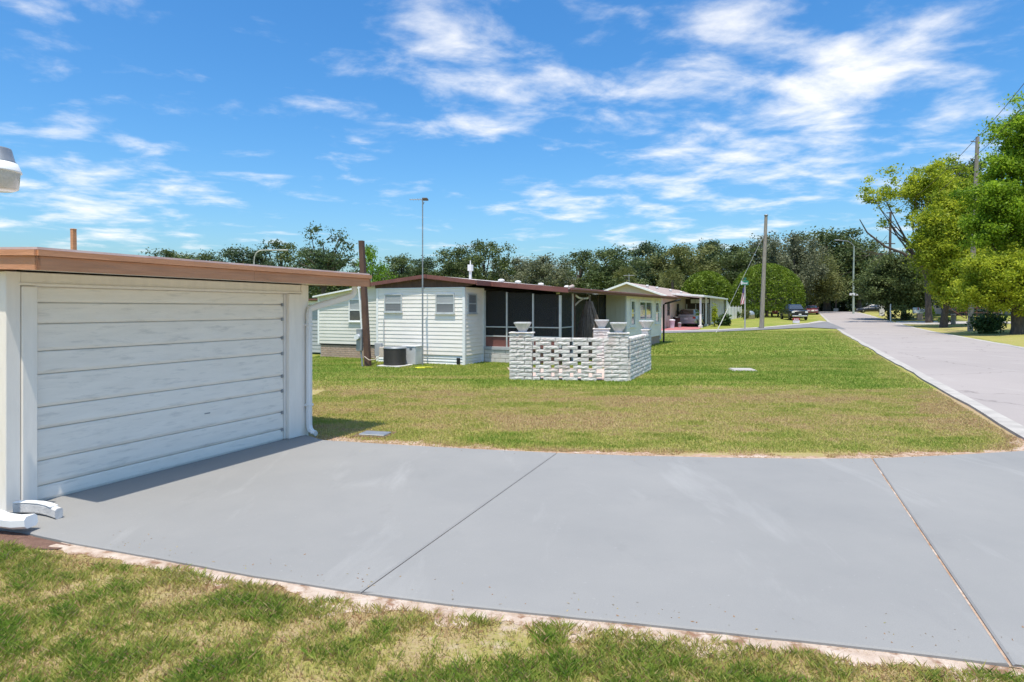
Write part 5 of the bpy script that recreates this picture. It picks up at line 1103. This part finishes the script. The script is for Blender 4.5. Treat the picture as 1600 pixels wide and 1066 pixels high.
TL = [('leftmost dark tree top peeping over the garage roof', 258, 391, 112, 95, 'gappy', None), ('low dark tree top over the garage roof, second from left', 318, 390, 106, 85, 'oak', None),
 ('dark bushy tree behind the lamp arm over the garage', 380, 381, 116, 100, 'broad', None), ('dark tree left of the tall wispy tree', 438, 377, 120, 90, 'gappy', None), ('tall wispy tree with open crown above the garage fascia', 506, 352, 78, 100, 'wispy', None),
 ('dense dark tree under the wispy one, left of the brown post', 520, 398, 100, 90, 'broad', L_oak), ('small lime green tree right behind the brown utility post', 583, 386, 56, 58, 'lime', None), ('dark tree just right of the lime green tree', 628, 396, 114, 80, 'oak', None),
 ('low dark tree behind the antenna mast', 668, 399, 120, 80, 'broad', None), ('tree with two humps right of the antenna mast', 716, 380, 110, 80, 'oak', None), ('rounded dark oak over the middle of the mobile home roof', 757, 376, 106, 80, 'gappy', None),
 ('low grey green tree in the dip of the treeline', 806, 402, 112, 80, 'moss', None), ('grey brown mossy tree over the porch roof', 850, 399, 104, 90, 'moss', L_grey), ('open dark oak left of the tan gable', 905, 392, 114, 90, 'gappy', None),
 ('broad oak behind the tan gable peak', 960, 382, 104, 95, 'oak', None), ('dark evergreen above the neighbour roof', 1012, 374, 112, 90, 'broad', None), ('olive tree above the carport', 1062, 372, 106, 95, 'olive', None),
 ('dark oak between the carport and the round trees', 1108, 376, 116, 85, 'gappy', None), ('olive oak above the street sign', 1150, 371, 108, 90, 'olive', L_oak), ('mossy tree right behind the grey utility pole', 1196, 366, 116, 90, 'moss', None),
 ('tall mossy tree right of the grey utility pole', 1240, 362, 104, 85, 'moss', None), ('wide dark oak closing the end of the street', 1292, 350, 132, 120, 'broad', L_oak), ('mossy tree at the left side of the street end', 1276, 392, 112, 70, 'moss', L_olive),
 ('oak behind the green street light column', 1342, 366, 128, 90, 'oak', None), ('low dark tree hanging over the street end', 1318, 425, 140, 80, 'broad', None)]
for (lb, px, pt, Y, wpx, key, mt) in TL: tree(lb, px, pt, Y, wpx, key, mat=mt)
# second row that closes the wood down to the ground
hedge = []
for i, px in enumerate(list(range(230, 1220, 40)) + list(range(1220, 1700, 26))):
    Y = 138 + 6 * ((i * 7) % 3); hedge.append((px, Y))
Ps = []; Ts = []
for i, (px, Y) in enumerate(hedge):
    b = onY(px, Y); cl_ = clumps(200 + i, 32, zc=3.4, rx=4.4, ry=2.5, rz=3.6, shell=.1); cl_[:9, 2] = rng.uniform(.2, 1.6, 9)
    for c in cl_:
        m = 70; q = rng.normal(size=(m, 3)) * .85; Ps.append(np.array([b.x, b.y, b.z]) + c + q); Ts.append(np.full(m, rng.uniform(.1, .6)) + rng.normal(0, .15, m))
o = link(bpy.data.objects.new('wood_understorey', leafmesh('wood_understorey', np.concatenate(Ps), .55, np.concatenate(Ts), L_dark, .35, 5))); tag(o, 'dark undergrowth closing the far wood behind the trees', 'undergrowth', None, 'stuff')
# clipped dome trees
def dome(label, px, py_t, py_b, Y, wpx, seed):
    b = onY(px, Y); W2 = wpx / F * Y / 2; z1 = zat(py_t, Y) - b.z; z0 = zat(py_b, Y) - b.z; t = thing('clipped_tree', label, 'tree', b, 0, 'clipped dome trees'); r_ = np.random.default_rng(seed)
    n = 15000; u = r_.uniform(0, 1, n); th = r_.uniform(0, 2*np.pi, n); zz = u ** .9
    prof = np.sqrt(np.clip(1 - (zz * 1.0) ** 2.3, 0, 1)) * (1 - .10 * (1 - zz) ** 3) ; bumpy = 1 + .10 * (fbm(th * 2.6 + 9, zz * 5, seed) - .5) + r_.normal(0, .022, n) - .10 * r_.uniform(0, 1, n) ** 2
    P = np.stack([np.cos(th) * W2 * prof * bumpy, np.sin(th) * W2 * prof * bumpy, z0 + (z1 - z0) * zz * (1 + .05 * (bumpy - 1))], -1)
    nu = int(n * .25); rr = np.sqrt(r_.uniform(0, 1, nu)) * W2 * .95; ta = r_.uniform(0, 2*np.pi, nu); P = np.concatenate([P, np.stack([rr*np.cos(ta), rr*np.sin(ta), z0 + .3 * np.abs(r_.normal(size=nu)) - .1], -1)])
    ti = np.clip(fbm(np.concatenate([th, ta]) * 6, P[:, 2] * 1.6, seed + 3) * 1.5 - .25 + r_.normal(0, .18, len(P)), 0, 1)
    link(bpy.data.objects.new('crown', leafmesh('crown', P, .26, ti, L_clip, .2, seed)), t)
    cl_ = np.array([(math.cos(a) * W2 * .7, math.sin(a) * W2 * .6, z0 + (z1 - z0) * .3) for a in np.linspace(0, 6, 9)]); inst('trunk', trunkmesh('trunk', seed, z0 + (z1-z0)*.5, .20, cl_, 9, split=.3), t)
dome('smaller clipped dome tree behind the carport', 1104, 424, 478, 86, 84, 61)
dome('large clipped dome tree behind the street sign', 1198, 412, 484, 90, 114, 62)
def bush(label, px, Y, wpx, hpx, mat, n=1500, size=.16, seed=3, name='bush', cat='bush', group='bushes by the carport', flat=False):
    b = onY(px, Y); w_ = wpx / F * Y / 2; h_ = hpx / F * Y; t = thing(name, label, cat, b, 0, group); r_ = np.random.default_rng(seed)
    cl_ = clumps(seed, 22, zc=h_ * .5, rx=w_ * .75, ry=w_ * .7, rz=h_ * .40, shell=.3); Ps = []; Ts = []
    for c in cl_:
        m = n // 22; q = r_.normal(size=(m, 3)) * [w_ * .22, w_ * .22, h_ * .14]; Ps.append(c + q); Ts.append(np.full(m, r_.uniform(.2, .8)) + r_.normal(0, .15, m))
    P = np.concatenate(Ps); P[:, 2] = np.clip(P[:, 2], .03, None); link(bpy.data.objects.new('foliage', leafmesh('foliage', P, size, np.concatenate(Ts), mat, .4, seed)), t)
    mb = MB()
    for c in cl_[:7]: mb.tube([(0, 0, 0), (c[0]*.4, c[1]*.4, c[2]*.5), tuple(c)], [.05, .035, .012], 5, cap=False)
    mb.build('stem', M_bark, t)
bush('round olive bush right behind the street sign post', 1166, 80, 17, 16, L_olive, seed=71); bush('dark bush at the foot of the large dome tree', 1184, 84, 18, 12, L_shrub, seed=72)
bush('low dark bush left of the large dome tree', 1150, 84, 14, 10, L_shrub, seed=73); bush('leafy brownish climber on the carport post', 1116.5, 60.5, 12, 32, L_gold, seed=74, n=900, size=.14)
bush('dark green strappy plant at the end of the carport', 1132, 63, 22, 17, L_shrub, seed=75, n=1300, size=.3)
# fan palms
def palm(label, px, py_t, Y, wpx, seed):
    b = onY(px, Y); h_ = zat(py_t, Y) - b.z; t = thing('palm_tree', label, 'palm', b, 0, 'palms behind the neighbour house'); r_ = np.random.default_rng(seed); R_ = wpx / F * Y / 2; P = []; D = []
    for k in range(34):
        a = r_.uniform(0, 6.28); el = r_.uniform(-.5, 1.3); ax = np.array([math.cos(a)*math.cos(el), math.sin(a)*math.cos(el), math.sin(el)]); L = R_ * r_.uniform(.7, 1.05)
        for j in range(26):
            d = ax + r_.normal(size=3) * .30; d /= np.linalg.norm(d); u = r_.uniform(.5, 1); P.append(np.array([0, 0, h_ - R_ * .95]) + ax * L * .45 + d * L * .55 * u - np.array([0, 0, .35 * u * u * R_ * .5])); D.append(d - np.array([0, 0, .3]))
    P = np.array(P); me = leafmesh('fronds', P, .75, r_.uniform(0, 1, len(P)), L_palm, .2, seed, .10, np.array(D)); link(bpy.data.objects.new('fronds', me), t)
    MB().tube([(0, 0, -.1), (.1, 0, h_ * .4), (.05, 0, h_ - R_)], [.24, .18, .16], 9).build('trunk', M_bark, t)
palm('ragged fan palm over the carport roof', 1050, 415, 82, 46, 81); palm('ragged fan palm behind the tan gable', 978, 414, 84, 40, 82)
# the right-hand trees, each built for its own place
def bigtree(label, px, Y, parts, mat, size, trunk_h, trunk_r, lean, seed, nl=12, name='tree', group='trees along the right verge', bare=0, base=None):
    """parts: (photo x, photo y, half-width px, half-height px, clumps, clump radius m, leaves)"""
    b = base or onY(px, Y); t = thing(name, label, 'tree', b, 0, group); r_ = np.random.default_rng(seed); Ps = []; Ts = []; allc = []
    for (ax, ay, hw_, hh_, nc, rc, per) in parts:
        cx_ = (ax - 800) / F * Y - b.x; zc = zat(ay, Y) - b.z; rx = hw_ / F * Y; rzz = hh_ / F * Y; cl_ = clumps(seed + int(ax), nc, cx_, 0, zc, rx, min(rx, 4.5), rzz, .35); allc.append(cl_); ptint = r_.uniform(-.06, .06)
        for c in cl_:
            R_ = rc * r_.uniform(.6, 1.3); m = int(per * r_.uniform(.6, 1.3)); d = r_.normal(size=(m, 3)); d /= np.linalg.norm(d, axis=1)[:, None]; q = d * (R_ * np.clip(np.abs(r_.normal(.62, .34, m)), 0, 1.18))[:, None]; q[:, 2] *= .65
            Ps.append(c + q); Ts.append(np.full(m, r_.uniform(.15, .85)) + ptint + r_.normal(0, .16, m))
    link(bpy.data.objects.new('crown', leafmesh('crown', np.concatenate(Ps), size, np.concatenate(Ts), mat, .4, seed)), t); allc = np.concatenate(allc)
    inst('trunk', trunkmesh('trunk', seed, trunk_h, trunk_r, allc, nl, lean), t); return t, b
t1, b1 = bigtree('leaning oak with yellow green crown and bare limb over the dark pole', 1452, 68, [(1432, 288, 40, 30, 40, 1.05, 210), (1372, 302, 32, 26, 18, .8, 110), (1478, 296, 48, 38, 52, 1.2, 240), (1474, 370, 46, 50, 50, 1.3, 240), (1415, 335, 34, 30, 12, .75, 80)], L_gold, .25, 10.5, .30, (-.5, 0), 301, 26)
MB().tube([(-.4, 0, 5.2), (-1.6, -.2, 6.6), (-3.0, -.3, 7.4), (-4.8, -.2, 8.1), (-6.6, 0, 9.6), (-7.4, 0, 11)], [.20, .17, .14, .12, .08, .04], 8).build('limb', M_bark, t1)
for e_ in ((-9.0, .2, 8.2), (-8.4, -.4, 7.0), (-6.4, .3, 6.2), (-7.4, .5, 7.6), (-5.6, .3, 5.6)): MB().tube([(-3.6, -.25, 7.6), (-5.0, -.1, 7.3), tuple(e_)], [.06, .035, .010], 5).build('bare_branch', M_bark, t1)
bigtree('dark green tree filling the gap behind the dark pole', 1412, 78, [(1402, 440, 52, 50, 90, 1.3, 230), (1372, 452, 34, 40, 44, 1.1, 200), (1440, 430, 40, 60, 60, 1.3, 230)], L_oak, .30, 6.0, .30, (0, 0), 302)
bigtree('dark evergreen top showing behind the yellow green crown', 1500, 84, [(1492, 276, 40, 28, 34, 1.2, 170), (1510, 360, 56, 80, 90, 1.5, 230), (1555, 430, 70, 60, 90, 1.5, 230), (1470, 440, 44, 44, 46, 1.4, 230)], L_dark, .34, 9, .35, (0, 0), 303)
bigtree('yellow green tree with drooping crown beside the tall grey pole', 1474, 58, [(1468, 385, 34, 62, 70, 1.0, 250), (1505, 325, 44, 42, 56, 1.05, 240), (1515, 400, 50, 66, 90, 1.1, 260), (1490, 452, 40, 28, 40, .9, 220)], L_gold, .23, 7.5, .28, (.8, 0), 304)
bigtree('bright green tall tree cut off by the right edge', 1596, 44, [(1606, 200, 46, 48, 50, .8, 260), (1578, 258, 34, 34, 34, .75, 240), (1630, 270, 70, 70, 80, 1.0, 230), (1548, 312, 38, 40, 54, .8, 270), (1598, 345, 56, 56, 90, .95, 270), (1540, 360, 34, 34, 34, .75, 250)], L_bright, .18, 9.5, .30, (.3, 0), 305, 16)
bigtree('pale yellow green low tree with dark trunk at the right edge', 1592, 43, [(1548, 425, 44, 30, 54, .7, 270), (1592, 418, 52, 34, 66, .75, 270), (1562, 462, 40, 24, 36, .6, 240), (1612, 455, 46, 40, 46, .75, 250), (1525, 458, 28, 26, 24, .55, 230)], L_gold, .16, 3.4, .40, (-.2, 0), 306, 14)
bush('dark leafy shrub at the foot of the right edge tree', 1543, 46, 56, 30, L_shrub, seed=310, n=2600, size=.2, group='shrubs on the right verge'); bush('low dark shrub under the two dark trunks', 1478, 66, 26, 9, L_shrub, seed=311, n=700, size=.22, group='shrubs on the right verge')
bush('dry yellowish palm-like clump between mailbox and trunks', 1452, 72, 16, 22, L_gold, seed=312, n=350, size=.4, group='shrubs on the right verge')
